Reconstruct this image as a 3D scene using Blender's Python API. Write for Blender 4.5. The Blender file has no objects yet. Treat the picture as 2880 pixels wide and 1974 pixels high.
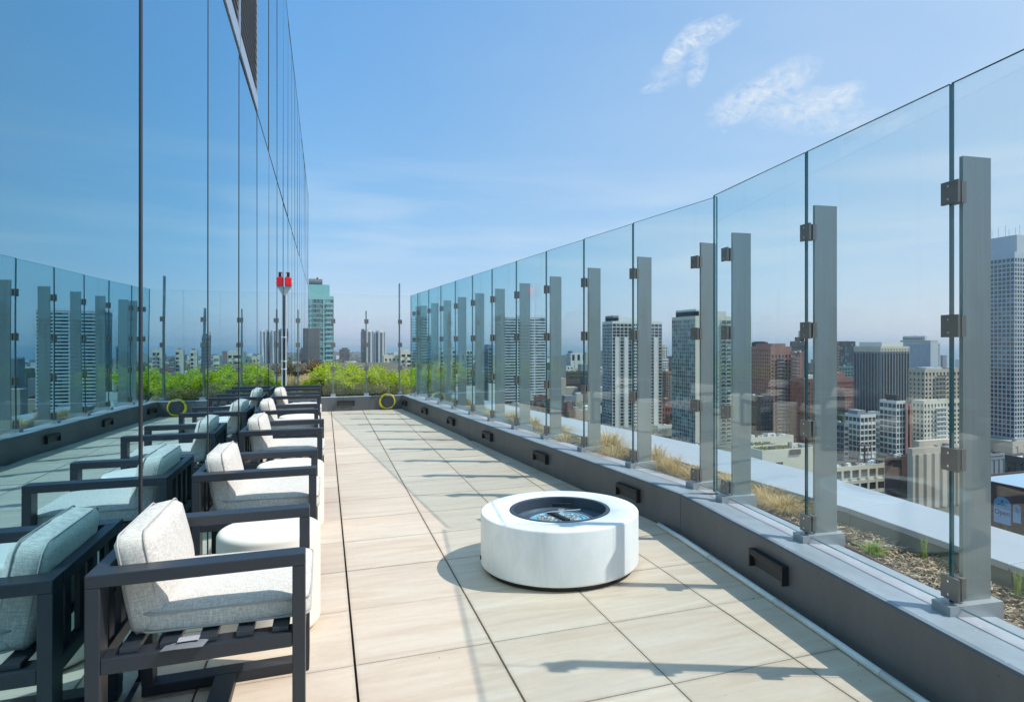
import bpy, bmesh, math, random
from mathutils import Vector, Matrix, noise
random.seed(7)
R = math.radians
S = bpy.context.scene
COL = S.collection
# ------------------------------------------------------------------ camera
F_, CX, CY, TH, H = 1798.4, 1580.4, 964.1, 0.355, 1.405      # focal px, principal point, yaw, eye height (2880 px frame)
SN, CS = math.sin(TH), math.cos(TH)
cd = bpy.data.cameras.new('camera'); cam = bpy.data.objects.new('camera', cd); COL.objects.link(cam)
cam.location = (0, 0, H); cam.rotation_euler = (R(90), 0, -TH)
cd.sensor_width = 36; cd.lens = F_/2880*36
cd.shift_x = (1440-CX)/2880; cd.shift_y = (CY-987)/2880
cd.clip_start = .05; cd.clip_end = 60000
S.camera = cam
# ------------------------------------------------------------------ sky, sun, exposure
SUNV = Vector((.74, -.33, 1.0)).normalized()
EL = math.asin(SUNV.z); AZ = math.atan2(SUNV.x, SUNV.y)
W = bpy.data.worlds.new('World'); S.world = W; W.use_nodes = True
sd = bpy.data.lights.new('sun', 'SUN'); sd.energy = 3.9; sd.angle = R(.53); sd.color = (1, .96, .90)
so = bpy.data.objects.new('sun', sd); COL.objects.link(so); so.rotation_euler = SUNV.to_track_quat('Z', 'Y').to_euler()
so.location = (20, -20, 40)
S.view_settings.view_transform = 'Standard'; S.view_settings.look = 'None'
S.view_settings.exposure = 0.27; S.view_settings.gamma = 1.0; S.view_settings.use_curve_mapping = False
S.render.engine = 'CYCLES'
cy = S.cycles; cy.max_bounces = 8; cy.transparent_max_bounces = 32; cy.glossy_bounces = 5
cy.caustics_reflective = True; cy.sample_clamp_indirect = 2.5; cy.blur_glossy = 1.0; cy.caustics_refractive = False; cy.volume_bounces = 0

def px_dir(x, y):                                             # a direction from an image point of the photograph
    l = (x-CX)/F_; u = (CY-y)/F_
    return Vector((l*CS+SN, CS-l*SN, u)).normalized()
nt = W.node_tree; N = nt.nodes; L = nt.links; N.clear()
def nd(tree, t, **k):
    n = tree.nodes.new(t)
    for a, b in k.items(): setattr(n, a, b)
    return n
wo = nd(nt, 'ShaderNodeOutputWorld'); bg = nd(nt, 'ShaderNodeBackground'); L.new(bg.outputs[0], wo.inputs[0])
sky = nd(nt, 'ShaderNodeTexSky', sky_type='NISHITA'); sky.sun_disc = False; sky.sun_elevation = EL; sky.sun_rotation = AZ
sky.altitude = 180; sky.air_density = 1.0; sky.dust_density = .7; sky.ozone_density = 2.6
bg.inputs[1].default_value = .15
tc = nd(nt, 'ShaderNodeTexCoord')
def wm(op, a, b=None, c=None):
    n = nd(nt, 'ShaderNodeMath', operation=op)
    for i, v in enumerate((a, b, c)):
        if v is None: continue
        if isinstance(v, (int, float)): n.inputs[i].default_value = v
        else: L.new(v, n.inputs[i])
    return n.outputs[0]
def wdot(v):
    n = nd(nt, 'ShaderNodeVectorMath', operation='DOT_PRODUCT'); L.new(tc.outputs['Generated'], n.inputs[0]); n.inputs[1].default_value = v
    return n.outputs['Value']
def wnoise(scale, detail=6, sc=(1, 1, 1), rough=.55, dist=0.):
    m = nd(nt, 'ShaderNodeMapping'); m.inputs['Scale'].default_value = sc; L.new(tc.outputs['Generated'], m.inputs[0])
    n = nd(nt, 'ShaderNodeTexNoise'); n.inputs['Scale'].default_value = scale; n.inputs['Detail'].default_value = detail
    n.inputs['Roughness'].default_value = rough; n.inputs['Distortion'].default_value = dist
    L.new(m.outputs[0], n.inputs['Vector']); return n.outputs['Fac']
n1 = wnoise(34, 10, (1, 1, 1.8), rough=.66, dist=1.0); n2 = wnoise(90, 8, (1, 1, 1.6), rough=.65, dist=.5)
cl = 0.0
for (x, y, a, b, rot, amp) in [(1915, 130, 75, 26, 48, .85), (1985, 96, 95, 30, 18, .95), (1962, 185, 26, 55, -15, .7), (1880, 205, 70, 40, 30, .35), (1850, 245, 48, 15, 10, .55),
                               (2110, 280, 120, 48, 22, .8), (2180, 250, 120, 50, 30, .6), (2260, 300, 150, 50, -4, .6), (2350, 275, 70, 28, 15, .75), (2070, 305, 70, 45, 10, .7), (2330, 340, 200, 40, -8, .4), (2038, 370, 12, 7, -20, .5)]:
    d = px_dir(x, y); r = d.cross(Vector((0, 0, 1))).normalized(); u = r.cross(d).normalized()
    q = R(rot); ra = r*math.cos(q)+u*math.sin(q); ub = u*math.cos(q)-r*math.sin(q)
    e = wm('ADD', wm('POWER', wm('ABSOLUTE', wm('MULTIPLY', wdot(ra), F_/a)), 2.0), wm('POWER', wm('ABSOLUTE', wm('MULTIPLY', wdot(ub), F_/b)), 2.0))
    e = wm('MAXIMUM', wm('SUBTRACT', 1.0, wm('MULTIPLY', e, .8)), 0.0)
    e = wm('MULTIPLY', e, wm('GREATER_THAN', wdot(d), .5))
    cl = wm('MAXIMUM', wm('MULTIPLY', e, amp), cl)
tex = wm('ADD', wm('MULTIPLY', n1, .8), wm('MULTIPLY', n2, .35))
clouds = wm('MULTIPLY', wm('MAXIMUM', wm('SUBTRACT', wm('MULTIPLY', cl, wm('MULTIPLY_ADD', tex, 3.2, -1.30)), .03), 0.0), .85)
z = wdot((0, 0, 1))
band = wm('MULTIPLY', wm('MAXIMUM', wm('SUBTRACT', 1.0, wm('POWER', wm('MULTIPLY', wm('ABSOLUTE', wm('SUBTRACT', z, .15)), 7.5), 2.0)), 0.0),
          wm('MAXIMUM', wm('SUBTRACT', wnoise(3.0, 7, (1, 1, 9), .5, .3), .43), 0.0))
veil = wm('MULTIPLY', wm('POWER', wm('MAXIMUM', wdot(px_dir(3000, 250)), 0.0), 4.0), wm('MULTIPLY_ADD', wnoise(2.2, 5, (1, 1, 3)), .35, .22))
allc = wm('MINIMUM', wm('ADD', wm('ADD', clouds, veil), wm('MULTIPLY', band, 1.0)), .8)
mx = nd(nt, 'ShaderNodeMix', data_type='RGBA'); L.new(allc, mx.inputs['Factor'])
sp = nd(nt, 'ShaderNodeSeparateColor'); L.new(sky.outputs[0], sp.inputs[0]); cb = nd(nt, 'ShaderNodeCombineColor')      # film response of the blue sky, the same in every direction
for ch, (k, g, t0) in enumerate(((.80, 1.0, .84), (1.52, .55, 1.0), (3.05, .27, 1.10))):
    L.new(wm('MULTIPLY', wm('POWER', wm('MULTIPLY', sp.outputs[ch], t0), g), k), cb.inputs[ch])
L.new(cb.outputs[0], mx.inputs['A']); mx.inputs['B'].default_value = (4.7, 5.0, 5.3, 1)
L.new(mx.outputs['Result'], bg.inputs[0])

# ------------------------------------------------------------------ helpers
def link(o, parent=None):
    COL.objects.link(o)
    if parent is not None: o.parent = parent
    return o
def tag(o, label=None, cat=None, group=None, kind=None):
    for k, v in (('label', label), ('category', cat), ('group', group), ('kind', kind)):
        if v: o[k] = v
    return o
def thing(name, label, cat, loc=(0, 0, 0), rz=0, group=None):
    o = bpy.data.objects.new(name, None); o.empty_display_size = .2
    link(o); o.location = loc; o.rotation_euler = (0, 0, rz)
    return tag(o, label, cat, group)
class MB:
    def __init__(s): s.v = []; s.f = []; s.m = []
    def box(s, x0, x1, y0, y1, z0, z1, m=0):
        b = len(s.v); s.v += [(x, y, z) for z in (z0, z1) for y in (y0, y1) for x in (x0, x1)]
        s.f += [tuple(b+i for i in q) for q in ((0, 2, 3, 1), (4, 5, 7, 6), (0, 1, 5, 4), (2, 6, 7, 3), (0, 4, 6, 2), (1, 3, 7, 5))]
        s.m += [m]*6; return s
    def poly(s, pts, m=0):
        b = len(s.v); s.v += [tuple(p) for p in pts]; s.f.append(tuple(range(b, b+len(pts)))); s.m.append(m); return s
    def prism(s, pts, z0, z1, m=0):
        n = len(pts); b = len(s.v); s.v += [(p[0], p[1], z0) for p in pts]+[(p[0], p[1], z1) for p in pts]
        s.f.append(tuple(b+i for i in reversed(range(n)))); s.f.append(tuple(b+n+i for i in range(n)))
        for i in range(n): j = (i+1) % n; s.f.append((b+i, b+j, b+n+j, b+n+i))
        s.m += [m]*(n+2); return s
    def beam(s, a, b, w, h=None, m=0):
        a = Vector(a); b = Vector(b); h = h or w; d = (b-a).normalized(); up = Vector((0, 0, 1)) if abs(d.z) < .9 else Vector((0, 1, 0))
        r = d.cross(up).normalized()*w/2; u = r.cross(d).normalized()*h/2; k = len(s.v)
        for p in (a, b): s.v += [tuple(p-r-u), tuple(p+r-u), tuple(p+r+u), tuple(p-r+u)]
        s.f += [tuple(k+i for i in q) for q in ((3, 2, 1, 0), (4, 5, 6, 7), (0, 1, 5, 4), (1, 2, 6, 5), (2, 3, 7, 6), (3, 0, 4, 7))]; s.m += [m]*6; return s
    def tube(s, pts, r, n=8, m=0, closed=False):
        pts = [Vector(p) for p in pts]; k = len(s.v); c = len(pts)
        rr = r if isinstance(r, (list, tuple)) else [r]*c
        for i, p in enumerate(pts):
            t = (pts[(i+1) % c]-pts[i-1]) if closed else (pts[min(i+1, c-1)]-pts[max(i-1, 0)])
            t.normalize(); up = Vector((0, 0, 1)) if abs(t.z) < .85 else Vector((1, 0, 0))
            a = t.cross(up).normalized(); b = a.cross(t).normalized()
            for j in range(n): q = 2*math.pi*j/n; s.v.append(tuple(p+(a*math.cos(q)+b*math.sin(q))*rr[i]))
        for i in range(c if closed else c-1):
            for j in range(n):
                i2 = (i+1) % c; s.f.append((k+i*n+j, k+i*n+(j+1) % n, k+i2*n+(j+1) % n, k+i2*n+j)); s.m.append(m)
        if not closed: s.f += [tuple(k+j for j in reversed(range(n))), tuple(k+(c-1)*n+j for j in range(n))]; s.m += [m, m]
        return s
    def lathe(s, prof, n=64, m=0, cx=0, cy=0):
        k = len(s.v)
        for (r, z) in prof:
            for j in range(n): q = 2*math.pi*j/n; s.v.append((cx+r*math.cos(q), cy+r*math.sin(q), z))
        for i in range(len(prof)-1):
            for j in range(n): s.f.append((k+i*n+j, k+i*n+(j+1) % n, k+(i+1)*n+(j+1) % n, k+(i+1)*n+j)); s.m.append(m)
        return s
    def mesh(s, name, mats, smooth=False):
        me = bpy.data.meshes.new(name); me.from_pydata(s.v, [], s.f)
        for mm in (mats if isinstance(mats, (list, tuple)) else [mats]): me.materials.append(mm)
        if any(s.m): me.polygons.foreach_set('material_index', s.m)
        if smooth: me.polygons.foreach_set('use_smooth', [True]*len(me.polygons))
        me.validate(); bm = bmesh.new(); bm.from_mesh(me)
        if len(bm.faces) < 3000: bmesh.ops.recalc_face_normals(bm, faces=bm.faces); bm.to_mesh(me)
        bm.free(); me.update(); return me
    def build(s, name, mats, parent=None, smooth=False, loc=None, bevel=0, seg=2, angle=False):
        o = link(bpy.data.objects.new(name, s.mesh(name, mats, smooth)), parent)
        if loc: o.location = loc
        if bevel:
            b = o.modifiers.new('bevel', 'BEVEL'); b.width = bevel; b.segments = seg; b.limit_method = 'ANGLE'; b.angle_limit = R(40); b.harden_normals = False
        if angle: o.data.shade_auto_smooth(angle=R(35)) if hasattr(o.data, 'shade_auto_smooth') else None
        return o
def inst(name, me, parent=None, loc=None, rot=None, scale=None):
    o = bpy.data.objects.new(name, me); COL.objects.link(o)
    if parent is not None: o.parent = parent
    if loc: o.location = loc
    if rot: o.rotation_euler = rot
    if scale: o.scale = scale
    return o
def copy_tree(o, parent=None):
    c = o.copy(); COL.objects.link(c); c.parent = parent
    for ch in list(o.children): copy_tree(ch, c)
    return c
def stuff(o): o['kind'] = 'stuff'; return o

# ------------------------------------------------------------------ materials
class Mt:
    def __init__(s, name):
        s.m = bpy.data.materials.new(name); s.m.use_nodes = True; s.t = s.m.node_tree; s.b = s.t.nodes['Principled BSDF']; s.out = s.t.nodes['Material Output']
    def n(s, t, **k): return nd(s.t, t, **k)
    def l(s, a, b): s.t.links.new(a, b)
    def coord(s, kind='Object', scale=(1, 1, 1), rot=(0, 0, 0)):
        c = s.n('ShaderNodeTexCoord'); m = s.n('ShaderNodeMapping'); m.inputs['Scale'].default_value = scale; m.inputs['Rotation'].default_value = rot
        s.l(c.outputs[kind], m.inputs[0]); return m.outputs[0]
    def noise(s, vec, scale, detail=5, rough=.55, dist=0):
        n = s.n('ShaderNodeTexNoise'); n.inputs['Scale'].default_value = scale; n.inputs['Detail'].default_value = detail; n.inputs['Roughness'].default_value = rough
        n.inputs['Distortion'].default_value = dist
        if vec is not None: s.l(vec, n.inputs['Vector'])
        return n.outputs['Fac']
    def ramp(s, fac, stops):
        r = s.n('ShaderNodeValToRGB'); s.l(fac, r.inputs[0]); e = r.color_ramp.elements
        while len(e) < len(stops): e.new(.5)
        for i, (p, c) in enumerate(stops): e[i].position = p; e[i].color = (*c, 1) if len(c) == 3 else c
        return r.outputs[0]
    def mix(s, fac, a, b, bt='MIX'):
        x = s.n('ShaderNodeMix', data_type='RGBA', blend_type=bt)
        for k, v in (('Factor', fac), ('A', a), ('B', b)):
            if isinstance(v, (int, float)): x.inputs[k].default_value = v
            elif isinstance(v, (tuple, list)): x.inputs[k].default_value = (*v, 1) if len(v) == 3 else v
            else: s.l(v, x.inputs[k])
        return x.outputs['Result']
    def math(s, op, a, b=None, c=None):
        n = s.n('ShaderNodeMath', operation=op)
        for i, v in enumerate((a, b, c)):
            if v is None: continue
            if isinstance(v, (int, float)): n.inputs[i].default_value = v
            else: s.l(v, n.inputs[i])
        return n.outputs[0]
    def bump(s, h, strength=.3, dist=.01):
        b = s.n('ShaderNodeBump'); b.inputs['Strength'].default_value = strength; b.inputs['Distance'].default_value = dist; s.l(h, b.inputs['Height']); s.l(b.outputs[0], s.b.inputs['Normal'])
    def set(s, col=None, rough=None, metal=None, spec=None):
        for k, v in (('Base Color', col), ('Roughness', rough), ('Metallic', metal), ('Specular IOR Level', spec)):
            if v is None: continue
            if isinstance(v, (int, float)): s.b.inputs[k].default_value = v
            elif isinstance(v, tuple): s.b.inputs[k].default_value = (*v, 1)
            else: s.l(v, s.b.inputs[k])
        return s
def plain(name, c, rough=.6, metal=0, var=.12, scale=4, bump=0, bscale=60, spec=.5):
    s = Mt(name); v = s.coord(); f = s.noise(v, scale, 6, .6)
    s.set(s.ramp(f, [(.25, tuple(x*(1-var) for x in c)), (.75, tuple(min(1, x*(1+var)) for x in c))]), rough, metal, spec)
    if bump: s.bump(s.noise(v, bscale, 4), bump, .004)
    return s.m

def tile_mat():
    s = Mt('porcelain_tile'); oi = s.n('ShaderNodeObjectInfo')
    v = s.coord('Object', (1.3, 9, 1)); a = s.n('ShaderNodeVectorMath', operation='ADD'); s.l(v, a.inputs[0])
    cm = s.n('ShaderNodeCombineXYZ'); r7 = s.math('MULTIPLY', oi.outputs['Random'], 91.0)
    for i in range(3): s.l(r7, cm.inputs[i])
    s.l(cm.outputs[0], a.inputs[1]); vv = a.outputs[0]
    st = s.noise(vv, 1.1, 7, .62, .9); base = s.ramp(st, [(.25, (.535, .405, .29)), (.5, (.64, .51, .385)), (.75, (.70, .60, .485))])
    fine = s.noise(vv, 6.5, 6, .65, .4); base = s.mix(s.math('MULTIPLY', s.math('GREATER_THAN', fine, .68), .35), base, (.80, .75, .66))
    gw = s.noise(s.coord('Object', (2.2, 2.2, 1)), .9, 3, .5); base = s.mix(s.math('MULTIPLY', gw, .22), base, (.52, .50, .45))
    tone = s.math('MULTIPLY_ADD', oi.outputs['Random'], .10, .95); hv = s.n('ShaderNodeHueSaturation'); s.l(tone, hv.inputs['Value']); s.l(base, hv.inputs['Color'])
    dirt = s.noise(s.coord('Object', (1, 1, 1)), 22, 5, .7); col = s.mix(s.math('MULTIPLY', s.math('SUBTRACT', dirt, .45), .35), hv.outputs[0], (.30, .25, .20))
    sx = s.n('ShaderNodeSeparateXYZ'); s.l(s.coord('Object'), sx.inputs[0])
    e = s.math('MAXIMUM', s.math('ABSOLUTE', sx.outputs[0]), s.math('ABSOLUTE', sx.outputs[1])); e = s.math('MULTIPLY', s.math('MAXIMUM', s.math('SUBTRACT', e, .285), 0.0), 26.0)
    col = s.mix(s.math('MINIMUM', s.math('MULTIPLY', e, s.math('MULTIPLY', dirt, 1.1)), .6), col, (.27, .22, .17))
    cc = s.n('ShaderNodeTexCoord'); gn = s.n('ShaderNodeNewGeometry'); big = s.noise(gn.outputs['Position'], 1.4, 6, .65, .8); col = s.mix(s.math('MULTIPLY', s.math('MAXIMUM', s.math('SUBTRACT', big, .52), 0.0), 1.1), col, (.43, .37, .30))
    s.set(col, .5, 0, .35); s.bump(fine, .06, .003); return s.m
def stripe_fabric():
    s = Mt('woven_fabric'); c = s.n('ShaderNodeTexCoord')
    a = s.noise(s.coord('Object', (40, 330, 330)), 1, 3, .75); b = s.noise(s.coord('Object', (330, 40, 40)), 1, 3, .7); d = s.noise(s.coord('Object', (9, 9, 9)), 1, 4)
    w = s.math('ADD', s.math('MULTIPLY', a, .5), s.math('MULTIPLY', b, .5))
    s.set(s.mix(s.math('MULTIPLY', d, .22), s.ramp(w, [(.38, (.38, .35, .305)), (.5, (.57, .53, .475)), (.6, (.73, .69, .62))]), (.66, .62, .56)), .95, 0, .15)
    s.b.inputs['Sheen Weight'].default_value = .25
    s.bump(w, .35, .002); return s.m
def fence_glass():
    s = Mt('fence_glass'); lw = s.n('ShaderNodeLayerWeight'); lw.inputs['Blend'].default_value = .5
    fr = s.math('MULTIPLY_ADD', s.math('POWER', lw.outputs['Facing'], 5.0), .93, .042)
    tr = s.n('ShaderNodeBsdfTransparent'); gl = s.n('ShaderNodeBsdfGlossy'); gl.inputs['Roughness'].default_value = .002; gl.inputs['Color'].default_value = (.95, 1, .99, 1)
    f3 = s.math('POWER', lw.outputs['Facing'], 3.2)
    s.l(s.mix(f3, (.960, .980, .976), (.40, .80, .88)), tr.inputs[0])
    m = s.n('ShaderNodeMixShader'); s.l(fr, m.inputs[0]); s.l(tr.outputs[0], m.inputs[1]); s.l(gl.outputs[0], m.inputs[2]); s.l(m.outputs[0], s.out.inputs[0]); return s.m
def facade_glass():
    s = Mt('tinted_facade_glass'); lw = s.n('ShaderNodeLayerWeight'); lw.inputs['Blend'].default_value = .5
    fac = s.math('MULTIPLY_ADD', s.math('POWER', lw.outputs['Facing'], 1.6), .64, .34)
    tr = s.n('ShaderNodeBsdfTransparent'); tr.inputs[0].default_value = (.22, .30, .27, 1)
    gl = s.n('ShaderNodeBsdfGlossy'); gl.inputs['Roughness'].default_value = .004
    bp = s.n('ShaderNodeBump'); bp.inputs['Strength'].default_value = .10; bp.inputs['Distance'].default_value = .008; s.l(s.noise(s.coord('Object', (1, 1, .7)), 1.1, 2, .4), bp.inputs['Height']); s.l(bp.outputs[0], gl.inputs['Normal'])
    oi = s.n('ShaderNodeObjectInfo'); vt = s.mix(oi.outputs['Random'], (.44, .77, .91), (.52, .85, .98))
    s.l(s.mix(s.math('POWER', lw.outputs['Facing'], 7), vt, (.93, .98, 1.0)), gl.inputs['Color'])
    m = s.n('ShaderNodeMixShader'); s.l(fac, m.inputs[0]); s.l(tr.outputs[0], m.inputs[1]); s.l(gl.outputs[0], m.inputs[2]); s.l(m.outputs[0], s.out.inputs[0]); return s.m
def window_mat(name, dark, light, p=.75, metal=0.0, rough=.12):
    s = Mt(name); oi = s.n('ShaderNodeObjectInfo'); g = s.n('ShaderNodeNewGeometry')
    r = s.math('FRACT', s.math('ADD', s.math('MULTIPLY', oi.outputs['Random'], 7.3), s.math('MULTIPLY', g.outputs['Random Per Island'], 3.7)))
    s.set(s.ramp(r, [(0, dark), (p, tuple(a*.7+b*.3 for a, b in zip(dark, light))), (min(.99, p+.12), light)]), rough, metal, .9); return s.m
M = {}
M['tile'] = tile_mat(); M['fabric'] = stripe_fabric(); M['fglass'] = fence_glass(); M['gglass'] = facade_glass()
M['joint'] = plain('joint_void', (.035, .033, .03), .9)
def stained(name, c, c2, rough, spk):
    s = Mt(name); a = s.noise(s.coord('Object', (1, 1, .35)), 5, 7, .65, .4); b = s.noise(s.coord('Object'), 1.3, 3); d = s.noise(s.coord('Object'), 38, 2, .5)
    col = s.mix(s.math('MULTIPLY', b, .6), s.ramp(a, [(.3, c), (.7, tuple(x*1.4 for x in c))]), tuple(x*.78 for x in c)); col = s.mix(s.math('MULTIPLY', s.math('GREATER_THAN', d, spk), .8), col, c2)
    s.set(col, rough); s.bump(s.noise(s.coord('Object'), 110, 3), .3, .002); return s.m
M['curb'] = stained('charcoal_coating', (.098, .102, .110), (.02, .018, .016), .5, .735)
M['curbtop'] = stained('grey_membrane', (.29, .32, .35), (.62, .62, .62), .42, .74)
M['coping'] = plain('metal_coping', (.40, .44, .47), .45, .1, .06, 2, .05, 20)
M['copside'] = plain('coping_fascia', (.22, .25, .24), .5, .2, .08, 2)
def brushed(name, c):
    s = Mt(name); a = s.noise(s.coord('Object', (120, 120, 1.5)), 1, 4, .6); b = s.noise(s.coord('Object', (3, 3, 1.2)), 1.2, 5, .6)
    s.set(s.mix(b, s.ramp(a, [(.3, tuple(x*.85 for x in c)), (.7, tuple(x*1.12 for x in c))]), tuple(x*.86 for x in c)), s.math('MULTIPLY_ADD', b, .35, .22), .45); return s.m
M['post'] = brushed('brushed_post', (.29, .32, .315))
M['shoe'] = plain('shoe_metal', (.42, .43, .44), .4, .4, .05, 9)
M['clamp'] = plain('steel_clamp', (.20, .185, .17), .38, .4, .05, 10)
M['bolt'] = plain('steel_bolt', (.65, .65, .66), .25, .9, .02)
M['gedge'] = plain('glass_edge', (.008, .075, .09), .12, 0, .1, 3, spec=1.0)
M['frame'] = plain('anthracite_frame', (.023, .028, .037), .42, .1, .08, 12, .05, 220)
M['drum'] = plain('cream_drum', (.74, .70, .62), .6, 0, .04, 4, .06, 120)
M['pit'] = stained('white_pit', (.80, .80, .785), (.40, .38, .35), .5, .79)
M['black'] = plain('black_metal', (.018, .019, .022), .45, .2, .1, 20)
M['pitrim'] = plain('pit_rim', (.07, .085, .11), .4, .3, .1, 20)
M['pitpan'] = plain('pit_pan', (.10, .145, .19), .45, .4, .15, 18)
M['pitdisc'] = plain('pit_disc', (.24, .47, .60), .4, .1, .2, 30)
M['steel'] = plain('stainless', (.62, .64, .63), .28, .8, .08, 20)
M['hose'] = plain('yellow_hose', (.80, .62, .03), .4, 0, .08, 10)
M['pvc'] = plain('grey_pvc', (.62, .66, .66), .5, 0, .12, 9)
M['red'] = plain('red_plastic', (.78, .012, .02), .35, 0, .04)
M['gasket'] = plain('gasket', (.018, .02, .024), .5, 0, .1)
M['alu'] = plain('aluminium', (.52, .54, .56), .35, .7, .05)
M['wht'] = plain('white_paint', (.78, .79, .79), .4, 0, .03)
M['light'] = plain('step_light_metal', (.020, .019, .021), .5, .2, .1)
M['mulchbed'] = plain('mulch_bed', (.10, .066, .042), 1, 0, .4, 25, .8, 60)
M['drip'] = plain('drip_line', (.20, .10, .06), .6)
def chips_mat(name, a, b, c):
    s = Mt(name); g = s.n('ShaderNodeNewGeometry'); s.set(s.ramp(g.outputs['Random Per Island'], [(0, a), (.5, b), (1, c)]), .9, 0, .2); return s.m
M['chips'] = chips_mat('mulch_chips', (.07, .04, .025), (.30, .21, .13), (.66, .54, .39))
def leaf_mat(name, a, b, c, tl=.35):
    s = Mt(name); g = s.n('ShaderNodeNewGeometry'); col = s.ramp(g.outputs['Random Per Island'], [(0, a), (.55, b), (1, c)]); s.set(col, .65, 0, .3)
    t = s.n('ShaderNodeBsdfTranslucent'); s.l(col, t.inputs[0]); m = s.n('ShaderNodeMixShader'); m.inputs[0].default_value = tl
    s.l(s.b.outputs[0], m.inputs[1]); s.l(t.outputs[0], m.inputs[2]); s.l(m.outputs[0], s.out.inputs[0]); return s.m
M['straw'] = leaf_mat('straw_grass', (.28, .17, .06), (.74, .53, .24), (.95, .80, .48), .3)
M['grassg'] = leaf_mat('green_tuft', (.16, .28, .04), (.30, .42, .08), (.45, .50, .15), .3)
M['leafb'] = leaf_mat('bright_leaf', (.16, .27, .012), (.55, .68, .02), (.92, .92, .08), .55)
M['leafo'] = leaf_mat('olive_leaf', (.12, .15, .04), (.27, .26, .08), (.42, .36, .15), .3)
M['leafr'] = leaf_mat('russet_leaf', (.14, .08, .04), (.30, .18, .09), (.40, .30, .14), .3)
M['leafd'] = leaf_mat('dark_leaf', (.025, .04, .015), (.045, .065, .025), (.08, .09, .035), .2)
M['stem'] = plain('stem', (.12, .08, .05), .9)

# ------------------------------------------------------------------ terrace: floor tiles
TP = .6126; X0, Y0 = .1234, 2.928
def curbx(y):                                                # inner face of the side parapet
    return 1.55+.094*(13.8-y) if y > 4.1 else 2.462-.1035*(4.1-y)
YEND = 13.95; XF = -.72
slab = MB().prism([(XF, -4), (1.62, -4), (curbx(4.1)-.0, 4.1), (curbx(YEND), YEND), (XF, YEND)], -.35, -.028).build('terrace_floor', M['joint']); tag(slab, kind='structure')
for i in range(-2, 4):
    for j in range(-11, 19):
        gx = .0052 if i in (0, -1) else .0038; gy = .0022
        xa, xb = X0+TP*i+gx, X0+TP*(i+1)-gx; ya, yb = Y0+TP*j+gy, Y0+TP*(j+1)-gy
        xa = max(xa, XF+.004); yb = min(yb, YEND-.002)
        if xa >= curbx(yb) or yb <= ya: continue
        pts = [(xa, ya)]
        ca, cb = curbx(ya)-.003, curbx(yb)-.003
        if i == 3 or xb > min(ca, cb):
            # clip the tile against the parapet line
            def inside(p): return p[0] <= curbx(p[1])-.003
            poly = [(xa, ya), (xb, ya), (xb, yb), (xa, yb)]; out = []
            for k in range(4):
                a, b = poly[k], poly[(k+1) % 4]; ia, ib = inside(a), inside(b)
                if ia: out.append(a)
                if ia != ib:
                    lo, hi = 0., 1.
                    for _ in range(30):
                        t = (lo+hi)/2; p = (a[0]+(b[0]-a[0])*t, a[1]+(b[1]-a[1])*t)
                        if inside(p) == ia: lo = t
                        else: hi = t
                    out.append(p)
            pts = out
            if len(pts) < 3: continue
        else: pts = [(xa, ya), (xb, ya), (xb, yb), (xa, yb)]
        cxm, cym = X0+TP*(i+.5), Y0+TP*(j+.5)
        dz = random.uniform(-.0012, .0012)
        MB().prism([(p[0]-cxm, p[1]-cym) for p in pts], -.022, 0).build('floor_tile', M['tile'], slab, loc=(cxm, cym, dz))

# ------------------------------------------------------------------ parapets
ZC = .30
pw = thing('parapet_wall', 'charcoal coated low parapet wall bending along the right edge of the terrace', 'parapet', (curbx(7), 7, 0))
def rel(o, t): o.location = Vector(o.location)-Vector(t.location); return o
def wall_seg(ya, yb, parent):
    n = max(2, int((yb-ya)/.35)); mb = MB(); prof = [(0, -.02), (0, ZC-.018), (.006, ZC-.006), (.02, ZC), (.385, ZC-.035), (.40, ZC-.05), (.40, -.3)]
    rows = []
    for i in range(n+1):
        y = ya+(yb-ya)*i/n; w = .012*math.exp(-((y-4.1)/.5)**2)
        b = len(mb.v); rows.append(b)
        for (dx, zz) in prof: mb.v.append((curbx(y)+dx-w+.001*math.sin(y*9), y+ .1*dx*(1 if y > 4.1 else -1), zz+.0012*math.sin(y*7+dx*20)))
    for i in range(n):
        for k in range(len(prof)-1): mb.f.append((rows[i]+k, rows[i]+k+1, rows[i+1]+k+1, rows[i+1]+k)); mb.m.append(1 if 2 <= k <= 4 else 0)
    mb.f.append(tuple(rows[0]+k for k in range(len(prof)))); mb.f.append(tuple(rows[-1]+k for k in reversed(range(len(prof))))); mb.m += [0, 0]
    rel(mb.build('wall_section', [M['curb'], M['curbtop']], parent), parent)
js = [-4, 4.1, 6.9, 8.66, 10.884, 12.309, YEND]
for a, b in zip(js, js[1:]): wall_seg(a+.0025, b-.0025, pw)
pe = thing('parapet_wall', 'charcoal low parapet wall closing the far end of the terrace below the shrubs', 'parapet', (.4, YEND, 0))
for a, b in ((XF, .35), (.355, 1.9)):
    m = MB(); prof = [(0, -.02), (0, ZC-.014), (.012, ZC), (.40, ZC-.03), (.40, -.3)]
    for x in (a, b):
        for (dy, zz) in prof: m.v.append((x, YEND+dy, zz))
    for k in range(4): m.f.append((k, k+1, 6+k, 5+k)); m.m.append(1 if k in (1, 2) else 0)
    m.f += [(4, 3, 2, 1, 0), (5, 6, 7, 8, 9)]; m.m += [0, 0]
    rel(m.build('wall_section', [M['curb'], M['curbtop']], pe), pe)

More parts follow.
